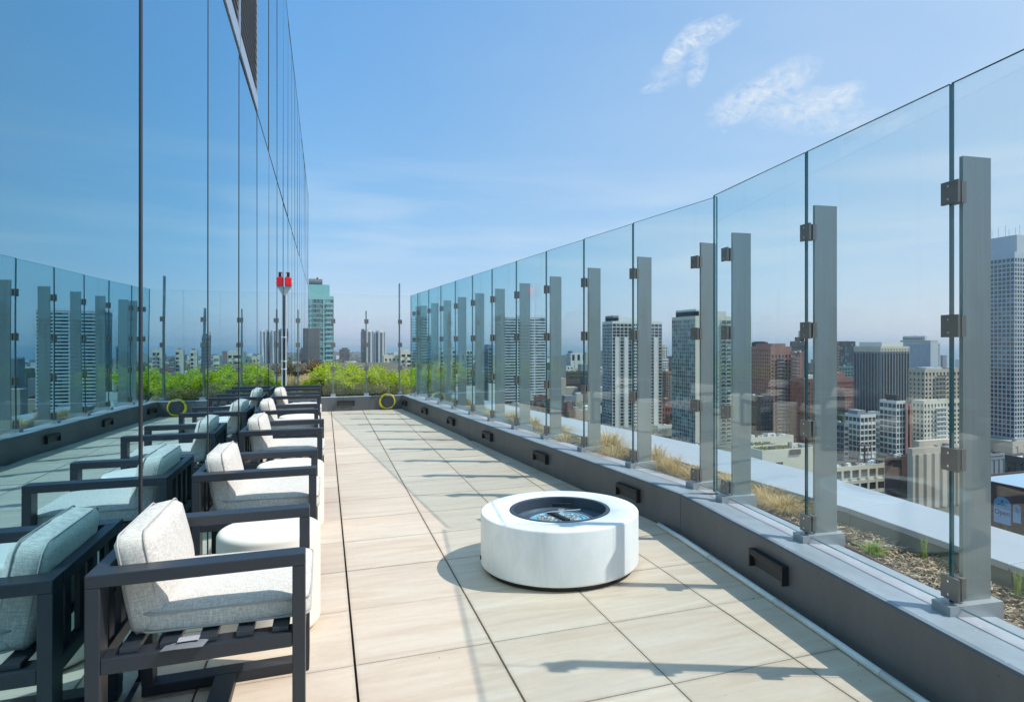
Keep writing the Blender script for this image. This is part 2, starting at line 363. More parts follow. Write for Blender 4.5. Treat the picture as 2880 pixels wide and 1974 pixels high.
# planter, outer coping
CO_I = [(2.35, 13.6), (2.60, 10.0), (2.83, 7.2), (3.22, 4.4), (3.30, 3.6), (3.235, 2.55), (3.12, 1.2), (2.95, -1), (2.7, -4)]
CO_O = [(2.62, 14.2), (3.24, 9.6), (3.72, 6.7), (3.93, 4.9), (3.90, 4.1), (3.80, 3.0), (3.72, 2.0), (3.55, -.5), (3.3, -4)]
def lerp_line(line, y):
    for (xa, ya), (xb, yb) in zip(line, line[1:]):
        if ya >= y >= yb: return xa+(xb-xa)*(ya-y)/(ya-yb)
    return line[0][0] if y > line[0][1] else line[-1][0]
cp = thing('parapet_coping', 'wide pale metal coping along the outer edge of the mulch planter', 'coping', (3.5, 5, 0))
cuts = [13.6, 11.2, 8.9, 6.9, 5.6, 4.4, 3.35, 2.22, .9, -1.4, -4]
for a, b in zip(cuts, cuts[1:]):
    a2, b2 = a-.003, b+.003
    p = [(lerp_line(CO_I, a2), a2), (lerp_line(CO_O, a2+(.15 if a > 13 else 0)), a2), (lerp_line(CO_O, b2), b2), (lerp_line(CO_I, b2), b2)]
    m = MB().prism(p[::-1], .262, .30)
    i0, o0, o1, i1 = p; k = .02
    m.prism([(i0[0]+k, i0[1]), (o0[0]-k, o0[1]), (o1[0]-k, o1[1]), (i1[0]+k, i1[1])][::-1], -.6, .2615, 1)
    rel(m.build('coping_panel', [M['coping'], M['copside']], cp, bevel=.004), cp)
bed = MB()
ys = [i*.12-4 for i in range(150)]; xs_n = 12
for y in ys:
    xa, xb = curbx(min(y, 14))+.33, lerp_line(CO_I, y)+.05
    for k in range(xs_n+1):
        x = xa+(xb-xa)*k/xs_n; bed.v.append((x, y, .165+.045*noise.noise(Vector((x*4, y*4, 0)))+.02*noise.noise(Vector((x*15, y*15, 3)))))
for i in range(len(ys)-1):
    for k in range(xs_n): q = i*(xs_n+1)+k; bed.f.append((q, q+1, q+xs_n+2, q+xs_n+1)); bed.m.append(0)
tag(bed.build('planter_soil', M['mulchbed'], smooth=True), kind='structure')
ch = MB()
for i in range(16000):
    y = random.uniform(1.2, 5.2) if i < 12000 else random.uniform(5.2, 12.5); xa, xb = curbx(y)+.37, lerp_line(CO_I, y)-.01
    x = random.uniform(xa, xb); zz = .172+.045*noise.noise(Vector((x*4, y*4, 0)))+.02*noise.noise(Vector((x*15, y*15, 3)))+random.uniform(0, .018)
    a = random.uniform(0, math.pi); ln = random.uniform(.008, .042); w = random.uniform(.0018, .0055); t = random.uniform(-.45, .45)
    d = Vector((math.cos(a)*ln, math.sin(a)*ln, t*ln)); r = Vector((-math.sin(a)*w, math.cos(a)*w, random.uniform(-.002, .002))); c = Vector((x, y, zz)); k = len(ch.v)
    ch.v += [tuple(c-d-r), tuple(c-d+r), tuple(c+d+r*.6), tuple(c+d-r*.6), tuple(c+Vector((0, 0, w)))]
    ch.f += [(k, k+1, k+4), (k+1, k+2, k+4), (k+2, k+3, k+4), (k+3, k, k+4)]; ch.m += [0]*4
tag(ch.build('wood_mulch', M['chips']), 'loose tan and brown wood mulch strewn over the planter soil', 'mulch', kind='stuff')
tag(MB().tube([(curbx(y)+.50+.02*math.sin(y*2.3), y, .215+.006*math.sin(y*5)) for y in [i*.2-1 for i in range(60)]], .0085, 8).build('drip_line', M['drip'], smooth=True),
    'thin brown irrigation line lying on the planter mulch behind the glass fence', 'hose')

# ------------------------------------------------------------------ glass fences
GT = 2.485; GB = .315
clamp_me = MB().box(-.009, .004, -.043, .043, -.047, .047).box(.0045, .026, -.02, .02, -.043, .043, 1)
clamp_me.box(.0265, .050, -.028, .028, -.044, .044)
for s_ in (-1, 1): clamp_me.tube([(-.0115, 0.004, s_*.027), (-.009, .004, s_*.027)], .0055, 8, 2)
clamp_me = clamp_me.mesh('clamp', [M['clamp'], M['black'], M['bolt']])
def post_mesh(z1):
    return MB().box(.048, .192, -.0095, .0095, .262, z1).mesh('post', M['post'])
shoe_me = MB().box(-.055, .215, -.048, .048, .20, .326).mesh('base_shoe', M['shoe'])
pm = post_mesh(2.185)
def add_post(parent, x, y, ang, zs, me=pm, shoe=True):      # local +x points outwards
    p = inst('post', me, parent, (x, y, 0), (0, 0, ang))
    for q in zs: inst('clamp', clamp_me, p, (-.004, 0, q))
    if shoe:
        sh = inst('base_shoe', shoe_me, p, (0, 0, 0))
    return p
def panel(parent, a, b, zb, zt):
    a = Vector((*a, 0)); b = Vector((*b, 0)); d = (b-a).normalized(); a = a+d*.006; b = b-d*.006; nrm = Vector((d.y, -d.x, 0))*.0068
    pts = [a-nrm, b-nrm, b+nrm, a+nrm]; m = MB(); m.prism([(p.x, p.y) for p in pts], zb, zt)
    m.m = [1, 1, 0, 1, 0, 1]
    return m.build('glass_panel', [M['fglass'], M['gedge']], parent)
def side_x(y): return 1.80+.094*(13.8-y) if y >= 4.03 else 2.68-.11*(4.02-y)
fs = thing('glass_fence', 'tall frameless glass windbreak fence with grey posts along the right parapet', 'glass fence')
jy = [14.24, 13.58, 12.656, 11.753, 10.827, 9.885, 8.969, 8.03, 7.085, 6.14, 5.19, 4.03]
for k, (a, b) in enumerate(zip(jy, jy[1:])):
    dz = -.05+.05*k/10
    panel(fs, (side_x(a), a), (side_x(b), b), GB, GT+dz)
near = [4.02, 2.915, 1.935, .97, 0., -.98, -1.95, -2.9]
for a, b in zip(near, near[1:]): panel(fs, (side_x(a)+(.0 if a < 4 else -.0), a), (side_x(b), b), GB, GT)
ZS = (2.03, 1.475, .92, .385)
fa = math.atan(.094); na = -math.atan(.11)
for y in jy[1:-1]: add_post(fs, side_x(y), y, fa, ZS)
add_post(fs, side_x(13.98), 13.98, fa, ZS); add_post(fs, side_x(4.29), 4.29, fa, ZS); add_post(fs, side_x(3.84), 3.84, na, ZS)
for y in near[1:]: add_post(fs, side_x(y), y, na, ZS)
fe = thing('glass_fence', 'glass windbreak fence with slim posts across the far end of the terrace', 'glass fence')
ex = [1.76, 1.18, .5, -.18, -.71]
for a, b in zip(ex, ex[1:]): panel(fe, (a, 14.24), (b, 14.24), GB, 2.43)
pm2 = post_mesh(2.09); pm3 = post_mesh(2.70)
for x in (.831, .163, -.52): add_post(fe, x, 14.24, R(90), (1.86, 1.36, .86), pm2)
add_post(fe, 1.529, 14.24, R(90), (1.86, 1.36, .86), pm3)

# ------------------------------------------------------------------ facade building
fb = thing('glass_facade_building', 'building with dark mirror glass facade rising along the left side of the terrace', 'building', (XF, 10, 0))
PP = 1.62; ZM = 4.0; ZT = 8.12; FE = 3.115+PP*17.8
edges = [3.115+PP*k for k in range(-5, 18)]+[FE]
random.seed(3)
for a, b in zip(edges, edges[1:]):
    for (z0, z1) in ((.02, ZM), (ZM, ZT)):
        if z0 == ZM and 3.0 < a < 7.9: continue
        w = (b-a)/2-.015; h = (z1-z0)/2-.013
        m = MB(); m.box(-.012, 0, -w, w, -h, h)
        o = m.build('glass_panel', M['gglass'], fb, loc=(0, (a+b)/2-10, (z0+z1)/2)); o.rotation_euler = (0, R(random.uniform(-.09, .09)), R(random.uniform(-.10, .10)))
for k, y in enumerate(edges): rel(MB().box(XF-.06, XF+.003 if k else XF, y-.0145, y+.0145, 0, ZT).build('mullion', M['gasket'], fb), fb)
for i, zz in enumerate((ZM, ZT)): rel(MB().box(XF-.07, XF+.004, edges[0], FE, zz-.0125, zz+.0125+(.05 if i else 0)).build('transom', M['gasket'], fb), fb)
lv = [(3.115, 4.735), (4.735, 6.355), (6.355, 7.975)]
for (a, b) in lv:
    fr = MB().box(XF-.03, XF+.012, a+.012, b-.012, ZM+.012, ZM+.17).box(XF-.03, XF+.010, a+.012, a+.05, ZM+.17, ZT-.02).box(XF-.03, XF+.010, b-.05, b-.012, ZM+.17, ZT-.02)
    g = rel(fr.build('louver_frame', M['alu'], fb), fb)
    lm = MB(); ww = (b-a)/2-.05; lm.poly([(-.05, -ww, .03), (.006, -ww, -.022), (.006, ww, -.022), (-.05, ww, .03)]).poly([(-.05, -ww, .026), (-.05, ww, .026), (.006, ww, -.027), (.006, -ww, -.027)])
    lm.poly([(.006, -ww, -.022), (.006, -ww, -.027), (.006, ww, -.027), (.006, ww, -.022)]); lm = lm.mesh('louver_slat', M['alu'])
    zz = ZM+.22
    while zz < ZT-.03: inst('louver_slat', lm, g, (XF, (a+b)/2, zz)); zz += .082
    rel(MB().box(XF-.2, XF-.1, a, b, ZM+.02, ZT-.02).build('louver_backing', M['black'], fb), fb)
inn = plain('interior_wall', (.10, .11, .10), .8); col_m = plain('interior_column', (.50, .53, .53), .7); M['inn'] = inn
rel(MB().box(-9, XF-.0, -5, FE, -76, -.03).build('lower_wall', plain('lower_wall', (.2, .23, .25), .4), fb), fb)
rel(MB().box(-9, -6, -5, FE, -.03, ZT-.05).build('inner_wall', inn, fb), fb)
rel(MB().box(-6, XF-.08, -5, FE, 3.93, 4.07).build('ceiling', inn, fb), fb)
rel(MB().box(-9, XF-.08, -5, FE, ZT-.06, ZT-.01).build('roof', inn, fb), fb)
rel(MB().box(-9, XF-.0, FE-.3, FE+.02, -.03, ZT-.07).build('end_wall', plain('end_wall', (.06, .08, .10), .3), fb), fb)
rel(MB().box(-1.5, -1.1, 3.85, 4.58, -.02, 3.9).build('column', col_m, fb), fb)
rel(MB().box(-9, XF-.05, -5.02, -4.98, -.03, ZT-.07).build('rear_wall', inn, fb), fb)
# own building below the terrace and the roof beyond its end
tb = thing('terrace_building', 'building block that carries the roof terrace and the planted roof beyond it', 'building', (1, 10, -76))
o = MB().prism([(XF, -4), (3.28, -4), (3.70, 2.), (3.85, 4.5), (3.2, 9.5), (2.6, 14), (2.55, 16), (4.5, 23), (4.5, 46), (XF, 46)], -76, -.36).build('wall', plain('tower_wall', (.25, .28, .3), .4), tb); rel(o, tb)
roofm = plain('roof_gravel', (.13, .12, .08), .95, 0, .3, 6, .4, 30)
rel(MB().prism([(XF+.01, 14.34), (2.3, 14.34), (2.35, 16), (4.4, 23), (4.4, 45.5), (XF+.01, 45.5)], -.34, .06).build('roof', roofm, tb), tb)
mg = plain('enclosure_grey', (.13, .145, .15), .6, 0, .12, 1); 
me_ = thing('mechanical_enclosure', 'plain dark grey mechanical enclosure on the roof beyond the terrace end', 'roof enclosure', (-.3, 40, 0))
rel(MB().box(-1.15, -.28, 40, 43, .06, 2.25).build('upper_box', mg, me_), me_)
rel(MB().box(-1.3, -.17, 39.8, 43.2, .06, .42).build('lower_box', plain('enclosure_dark', (.07, .08, .09), .6), me_), me_)
# ------------------------------------------------------------------ step lights, hose, pipe, beacon
def step_light(x, y, ang, label):                            # local +x runs along the wall, local -y faces the terrace
    t = thing('step_light', label, 'step light', (x, y, .158), ang, 'louvred step lights in the parapets')
    m = MB(); m.box(-.168, .168, -.042, -.001, .040, .052); m.box(.158, .168, -.042, -.001, -.052, .0395); m.box(-.168, -.158, -.042, -.001, -.052, .0395); m.box(-.1575, .1575, -.0425, -.030, .018, .0395)
    m.build('hood', M['light'], t, bevel=.0015)
    MB().poly([(-.157, -.004, -.05), (.157, -.004, -.05), (.157, -.028, .0385), (-.157, -.028, .0385)]).box(-.157, .157, -.004, -.001, -.052, .0385).build('lens', plain('lens', (.05, .048, .05), .5), t)
lab = ['black step light nearest the camera on the side parapet', 'black step light on the side parapet directly behind the white fire pit', 'third black step light along the side parapet beyond the fire pit', 'fourth black step light along the side parapet',
       'fifth black step light along the side parapet', 'sixth small step light near the far corner', 'last step light on the side parapet beside the yellow hose']
for y, l in zip((2.95, 4.82, 6.62, 8.38, 10.14, 11.87, 13.58), lab):
    sl = .1035 if y < 4.1 else -.094
    d = Vector((sl, 1, 0)) if y < 4.1 else Vector((-.094, 1, 0)); a = math.atan2(-d.y, -d.x)
    step_light(curbx(y), y, a, l)
step_light(curbx(.9), .9, math.atan2(-1, -.1035), 'black step light on the side parapet closest to the viewer, outside the view')
step_light(.41, YEND, 0, 'black step light on the end parapet left of the yellow hose')
hz = MB()
for k in range(4):
    r = .163-.006*k+random.uniform(-.002, .002); cxx = 1.235+random.uniform(-.006, .006); czz = .172+random.uniform(-.004, .006)
    pts = [(cxx+r*math.cos(q)*(.96+.02*math.sin(2*q+k)), YEND-.018-.012*(k % 3), max(.012+.004*k, czz+r*math.sin(q)*(1.0 if math.sin(q) > -.9 else .97))) for q in [2*math.pi*j/40 for j in range(40)]]
    hz.tube(pts, .0085, 8, closed=True)
hs = thing('garden_hose', 'coiled yellow hose hanging on the end parapet near the corner', 'hose', (1.235, YEND, 0)); rel(hz.build('coil', M['hose'], hs, smooth=True), hs)
rel(MB().tube([(1.235, YEND, .31), (1.235, YEND-.05, .315), (1.235, YEND-.055, .34)], .008, 8).build('hook', M['wht'], hs), hs)
pp = [(2.392, 4.33), (2.375, 3.95), (2.337, 3.55), (2.305, 3.19), (2.27, 2.82), (2.235, 2.45), (2.19, 2.05), (2.165, 1.82), (2.12, 1.3), (2.02, .4), (1.9, -.8)]
pt = thing('conduit_pipe', 'pale grey flexible pipe lying on the tiles along the near parapet', 'pipe', (2.3, 3, .02))
cuts_ = [0, 2, 4, 6, 8, 10]
for a, b in zip(cuts_, cuts_[1:]):
    seg = pp[a:b+1]; q0 = Vector((*seg[0], .018)); q1 = Vector((*seg[-1], .018)); d = (q1-q0).normalized()*.004
    P3 = [Vector((*p, .018)) for p in seg]; P3[0] += d; P3[-1] -= d
    rel(MB().tube(P3, .0165, 12).build('pipe_length', M['pvc'], pt, smooth=True), pt)
def beacon():
    t = thing('beacon_post', 'slim aluminium post carrying a red and black beacon box beside the glass facade', 'post', (-.706, 13.15, 0))
    MB().box(-.012, .028, -.03, .03, 0, 2.36).build('post', M['alu'], t, bevel=.002)
    MB().box(-.011, .004, -.0308, -.0302, .02, 2.3).build('groove', M['black'], t)
    m = MB(); m.box(-.01, .11, -.05, .05, 2.455, 2.467); m.poly([(-.008, -.04, 2.45), (.10, -.04, 2.45), (.03, -.03, 2.33), (-.008, -.03, 2.33)]); m.poly([(-.008, .04, 2.45), (-.008, .03, 2.33), (.03, .03, 2.33), (.10, .04, 2.45)]); m.box(-.018, .018, -.028, .028, 2.30, 2.452)
    m.build('bracket', M['alu'], t)
    b = MB().box(-.005, .115, -.06, .06, 2.47, 2.64).build('beacon_box', M['red'], t, bevel=.016, seg=3)
    MB().box(.015, .08, -.03, .03, 2.642, 2.735).box(.02, .03, -.032, -.0302, 2.65, 2.72, 1).build('black_cap', [M['black'], M['wht']], b, bevel=.003)
    MB().tube([(.118, 0, 2.56), (.135, 0, 2.56)], .014, 10).build('side_lens', M['wht'], b)
    MB().tube([(.018, -.038, .1), (.018, -.038, 2.3)], .005, 6).build('cable', M['wht'], t)
    for z in (.9, 1.05, 1.5): MB().box(-.011, .034, -.044, -.0305, z, z+.02).build('clip', M['wht'], t)
beacon()

# ------------------------------------------------------------------ fire pit
fp = thing('fire_pit', 'round white fire pit table with recessed dark burner bowl standing on the tiles', 'fire pit', (1.403, 3.826, 0), R(-20))
MB().lathe([(.0, .004), (.47, .004), (.47, .03), (.0, .03)], 96).build('base', M['black'], fp, smooth=False)
def arc(r0, z0, rr, a0, a1, n=5): return [(r0+rr*math.cos(R(a0+(a1-a0)*i/n)), z0+rr*math.sin(R(a0+(a1-a0)*i/n))) for i in range(n+1)]
MB().lathe([(.30, .031), (.478, .031)]+arc(.485, .045, .014, -80, 0)+arc(.487, .338, .012, 0, 90)+[(.322, .350), (.318, .346), (.318, .20)], 128).build('body', M['pit'], fp, smooth=True)
MB().lathe([(.3175, .352), (.296, .352), (.294, .348), (.292, .285), (.3172, .285)], 128).build('rim', M['pitrim'], fp, smooth=False)
MB().lathe([(.2925, .284), (.26, .272), (0.0, .272)], 96).build('pan', M['pitpan'], fp)
dk = MB().lathe([(.195, .2735), (.195, .280), (.18, .282), (.178, .277), (.165, .277), (.163, .284), (.150, .286), (.148, .279), (.135, .279), (.132, .287), (.0, .287)], 72).build('burner_disc', M['pitdisc'], fp)
t = MB()
for (x0, x1, y0, y1) in ((-.135, -.025, -.09, .045), (.03, .12, -.05, .07)):
    for i in range(6):
        for j in range(5):
            a = x0+(x1-x0)*i/6; b = y0+(y1-y0)*j/5; t.box(a+.002, a+(x1-x0)/6-.002, b+.002, b+(y1-y0)/5-.002, .2885, .2925+random.uniform(0, .006))
t.build('burner_plate', plain('burner_steel', (.40, .44, .42), .35, .2, .35, 60), fp)
MB().beam((-.075, .10, .303), (.055, -.115, .303), .026, .02).build('cross_bar', M['black'], fp)
MB().beam((-.085, .02, .322), (.135, .085, .322), .004, .004).build('rod', M['wht'], fp)
rk = MB()
for i in range(70):
    q = random.uniform(0, 6.28); rr_ = random.uniform(.02, .135); c_ = .003+random.random()*.004; rk.box(rr_*math.cos(q)-c_, rr_*math.cos(q)+c_, rr_*math.sin(q)-c_, rr_*math.sin(q)+c_, .2872, .2872+c_*1.6)
stuff(rk.build('glass_chips', M['wht'], fp))
MB().box(-.01, .03, .105, .14, .29, .314).box(-.05, -.0101, .11, .13, .29, .300).build('igniter', M['alu'], fp, bevel=.002)
MB().box(-.05, .085, .225, .245, .30, .325).build('control_box', M['black'], fp, bevel=.002)
kn = MB().tube([(0, 0, 0), (.006, 0, 0)], .013, 16).build('valve_hole', M['black'], fp); qa = R(192); kn.location = (.4985*math.cos(qa-.0), .4985*math.sin(qa), .075); kn.rotation_euler = (0, 0, qa)

# ------------------------------------------------------------------ lounge chairs and drums
def puff(nx, ny, nz, sx, sy, sz, crown, seed, corner=.03, taper=0):
    """soft cushion: a subdivided box with rounded edges, a crown on its two large faces and small wrinkles"""
    bm = bmesh.new(); bmesh.ops.create_cube(bm, size=1.0)
    bmesh.ops.subdivide_edges(bm, edges=[e for e in bm.edges if abs((e.verts[0].co-e.verts[1].co).x) > .5], cuts=nx, use_grid_fill=True)
    bmesh.ops.subdivide_edges(bm, edges=[e for e in bm.edges if abs((e.verts[0].co-e.verts[1].co).y) > .5], cuts=ny, use_grid_fill=True)
    bmesh.ops.subdivide_edges(bm, edges=[e for e in bm.edges if abs((e.verts[0].co-e.verts[1].co).z) > .5], cuts=nz, use_grid_fill=True)
    for v in bm.verts:
        p = v.co*2; hx, hy, hz_ = sx/2, sy/2, sz/2
        q = Vector((p.x*hx, p.y*hy, p.z*hz_)); inner = Vector((max(-hx+corner, min(hx-corner, q.x)), max(-hy+corner, min(hy-corner, q.y)), max(-hz_+corner*.8, min(hz_-corner*.8, q.z))))
        d = q-inner
        if d.length > 1e-6: q = inner+d.normalized()*min(d.length, corner)
        w = (1-p.x**2)*(1-p.y**2); w = max(w, 0)**.45
        q.z += crown*w*(1 if p.z > 0 else -.35)*abs(p.z)
        edge = (1-abs(p.z))
        q.x -= p.x*.006*(1-p.y**2)*-1; q.y += p.y*.006*(1-p.x**2)
        wr = noise.noise(Vector((q.x*14+seed, q.y*14, q.z*9)))*.0035+noise.noise(Vector((q.x*5+seed, q.y*5, q.z*4)))*.006+edge*.004*noise.noise(Vector((q.x*40, q.y*40, seed+q.z*10)))
        v.co = q+Vector((q.x, q.y, q.z*3)).normalized()*wr
    me = bpy.data.meshes.new('cushion'); bm.to_mesh(me); bm.free()
    me.polygons.foreach_set('use_smooth', [True]*len(me.polygons)); me.materials.append(M['fabric']); return me
seam = plain('seam_thread', (.40, .385, .36), .9)
def loop(sx, sy, z, r=.03, out=.002):
    pts = []
    for cx_, cy_, a0 in ((sx/2-r, sy/2-r, 0), (-sx/2+r, sy/2-r, 90), (-sx/2+r, -sy/2+r, 180), (sx/2-r, -sy/2+r, 270)):
        for i in range(5): a = R(a0+90*i/4); pts.append((cx_+(r+out)*math.cos(a), cy_+(r+out)*math.sin(a), z))
    return pts
W_, AZ_ = .72, .70     # chair width, arm height
def build_chair(with_cushions=True):
    t = bpy.data.objects.new('lounge_chair', None); link(t)
    BX, FX = -.62, 0.0       # local x: front edge 0, back -.62 ; y: 0..W_
    fwid = .082; tk = .040
    for y0 in (0, W_-fwid):
        for x0 in (BX, FX-tk): MB().box(x0, x0+tk, y0+.0006, y0+fwid-.0006, 0.046, AZ_-tk-.0004).build('leg', M['frame'], t, bevel=.0025)
        MB().box(BX, FX, y0, y0+fwid, AZ_-tk, AZ_).build('armrest', M['frame'], t, bevel=.003)
        MB().box(BX+.001, FX-.001, y0+.001, y0+fwid-.001, .004, .0455).build('runner', M['frame'], t, bevel=.0025)
        MB().box(BX+tk+.0005, FX-tk-.0005, y0+.003, y0+fwid-.003, .392, .440).build('seat_rail', M['frame'], t, bevel=.0025)
    MB().box(-.36, -.28, fwid, W_-fwid, .006, .0445).build('cross_runner', M['frame'], t, bevel=.0025)
    MB().box(BX+.0, BX+tk, fwid+.0003, W_-fwid-.0003, AZ_-.041, AZ_-.001).build('back_rail', M['frame'], t, bevel=.003)
    MB().box(BX+.002, BX+tk-.002, fwid, W_-fwid, .392, .440).build('back_rail', M['frame'], t, bevel=.003)
    MB().box(FX-tk+.002, FX-.002, fwid, W_-fwid, .392, .440).build('front_rail', M['frame'], t, bevel=.003)
    for k in range(5):
        x = -.535+.108*k; MB().box(x, x+.052, .02, W_-.02, .441, .459).build('seat_slat', M['frame'], t, bevel=.002)
    for k in range(4):
        y = .14+.128*k; MB().box(BX+.012, BX+.028, y, y+.05, .441, AZ_-.042).build('back_slat', M['frame'], t)
    if with_cushions:
        sc = inst('seat_cushion', SEAT, t, (-.240, W_/2, .500)); sc.rotation_euler = (0, R(1.0), 0)
        for zz in (.030, -.034): MB().tube(loop(.504, .557, zz*.9, .034), .0036, 6, closed=True).build('piping', seam, sc)
        bc = inst('back_cushion', BACK, t, (-.50, W_/2, .622)); bc.rotation_euler = (0, R(80), 0)
        for zz in (.043, -.043): MB().tube(loop(.334, .518, zz*.86, .045, .0015), .0032, 6, closed=True).build('piping', seam, bc)
    return t
SEAT = puff(14, 16, 5, .50, .55, .080, .016, 1.3, .030); BACK = puff(12, 16, 6, .33, .525, .10, .026, 7.7, .042)
chairs = [(-.062, 2.31, 0, 'dark framed lounge chair nearest the camera with a care tag on its rail'), (-.045, 3.87, 0, 'second lounge chair from the camera, between the two nearest cream drum tables'),
          (-.02, 5.63, -1, 'third lounge chair from the camera, just beyond the second drum table'), (-.065, 7.27, 1, 'fourth lounge chair from the camera, before the third drum table'),
          (-.06, 9.18, 0, 'fifth lounge chair from the camera, farthest one that still has cushions'), (-.06, 10.72, 0, 'farthest lounge chair, slatted seat bare without any cushions')]
proto = build_chair(); bare = build_chair(False)
for k, (x, y, rz, l) in enumerate(chairs):
    o = bare if k == 5 else (proto if k == 0 else copy_tree(proto))
    o.location = (x, y, 0); o.rotation_euler = (0, 0, R(rz)); tag(o, l, 'lounge chair', 'lounge chairs lined up along the glass facade')
tg = MB()
for i in range(6):
    u = i/5; w = .075; 
    tg.v += [(-.42+.12*u, -.012+.01*u-.03*math.sin(u*2.5)+.05*0, .446+.010*math.sin(u*3)), (-.40+.12*u, .055, .452+.006*math.sin(u*3))]
for i in range(5): tg.f.append((2*i, 2*i+2, 2*i+3, 2*i+1)); tg.m.append(0)
tgo = tg.build('care_tag', plain('care_tag', (.16, .165, .18), .6), proto)
sm_ = tgo.modifiers.new('thick', 'SOLIDIFY'); sm_.thickness = .0015
MB().box(-.375, -.315, .0, .035, .462, .4628).build('printed_panel', plain('printed_panel', (.34, .33, .36), .7, 0, .5, 300), tgo)
def drum_mesh():
    return MB().lathe([(0, .006), (.205, .006)]+arc(.196, .045, .039, -90, 0)+arc(.205, .470, .030, 0, 90, 7)+[(.17, .501), (0, .502)], 96).mesh('side_table', M['drum'], True)
dm = drum_mesh()
for x, y, l in ((-.255, 3.47, 'cream drum side table between the first and second lounge chairs'), (-.24, 5.24, 'cream drum side table between the second and third lounge chairs'),
                (-.30, 8.62, 'cream drum side table between the fourth and fifth lounge chairs'), (-.30, 10.32, 'farthest cream drum side table, before the bare slatted chair')):
    tag(inst('side_table', dm, None, (x, y, 0)), l, 'side table', 'cream drum side tables')

# ------------------------------------------------------------------ plants
def grass_mesh(n, h, r, mat, seed, droop=1.0):
    rnd = random.Random(seed); m = MB()
    for i in range(n):
        a = rnd.uniform(0, 2*math.pi); b = rnd.uniform(0, r*.35); lean = rnd.uniform(.15, 1.0)*r*droop; hh = h*rnd.uniform(.5, 1.0)*(1-.25*lean/r); w = rnd.uniform(.0016, .0034)
        base = Vector((b*math.cos(a), b*math.sin(a), 0)); a2 = a+rnd.uniform(-.7, .7); d = Vector((math.cos(a2), math.sin(a2), 0)); s_ = Vector((-d.y, d.x, 0))*w
        pts = [base+d*lean*t**1.6+Vector((0, 0, hh*(math.sin(t*math.pi*.62)))) for t in (0, .3, .6, .85, 1.0)]
        k = len(m.v)
        for j, p in enumerate(pts): q = s_*(1-j/4.6); m.v += [tuple(p-q), tuple(p+q)]
        for j in range(4): m.f.append((k+2*j, k+2*j+1, k+2*j+3, k+2*j+2)); m.m.append(0)
    return m.mesh('blades', mat)
gm = [grass_mesh(620, .33, .27, M['straw'], 1), grass_mesh(700, .25, .32, M['straw'], 2, 1.15), grass_mesh(480, .30, .22, M['straw'], 3)]
gl = [(2.86, 6.30, 1, 0, 1.25), (2.80, 6.0, .9, 1, .9), (2.98, 5.45, .95, 2, .9), (2.91, 5.02, .8, 0, .8), (3.0, 4.72, .85, 1, .85), (2.93, 4.45, .7, 2, .7), (3.0, 4.22, .75, 0, .75), (3.12, 3.98, .7, 1, .8), (3.06, 3.72, .65, 1, .7),
      (2.74, 7.55, 1, 1, 1.1), (2.66, 8.3, .9, 2, 1), (2.58, 9.0, .9, 0, .9), (2.48, 9.9, .9, 1, 1), (2.42, 10.6, .9, 2, 1), (2.34, 11.3, .9, 0, 1), (2.27, 11.95, 1, 1, 1), (2.62, 6.95, .7, 2, .8), (2.9, 6.75, .8, 1, .8)]
glab = ['large mounded straw grass clump behind the fence, left of the white apartment tower', 'low straw grass clump in front of the largest mound', 'upright straw grass clump right of the fifth fence post', 'small straw grass clump under the coping',
        'spreading yellow grass clump left of the paired posts', 'small straw tuft just left of the paired posts', 'straw grass clump between the paired posts', 'curling straw grass clump right of the paired posts', 'last straw clump before the bare mulch',
        'straw grass clump beside the seventh fence post', 'straw grass clump beside the eighth fence post', 'straw grass clump beside the ninth fence post', 'straw grass clump beside the tenth fence post', 'straw grass clump beyond the tenth fence post',
        'straw grass clump farther along the planter', 'straw grass clump nearest the far corner', 'small yellow clump close to the parapet by the sixth post', 'straw clump close to the coping by the sixth post']
for (x, y, s_, k, sz), l in zip(gl, glab):
    t = thing('grass_clump', l, 'ornamental grass', (x, y, .17), random.uniform(0, 6), 'dry ornamental grasses in the side planter'); o = inst('blades', gm[k], t, (0, 0, 0)); o.scale = (sz, sz, s_)
    t.rotation_euler = (0, 0, random.uniform(0, 6))
gg = grass_mesh(220, .11, .1, M['grassg'], 9); gg2 = grass_mesh(26, .17, .06, M['grassg'], 10, .6)
for x, y, me, l in ((2.93, 2.80, gg, 'low yellow green grass tuft in the mulch between the two nearest posts'), (3.15, 2.66, gg2, 'small upright bright green shoot beside the coping'), (3.12, 2.12, gg2, 'sparse green shoot in the mulch at the right edge of view')):
    t = thing('grass_tuft', l, 'grass tuft', (x, y, .17), 0, 'green tufts in the mulch'); inst('blades', me, t)
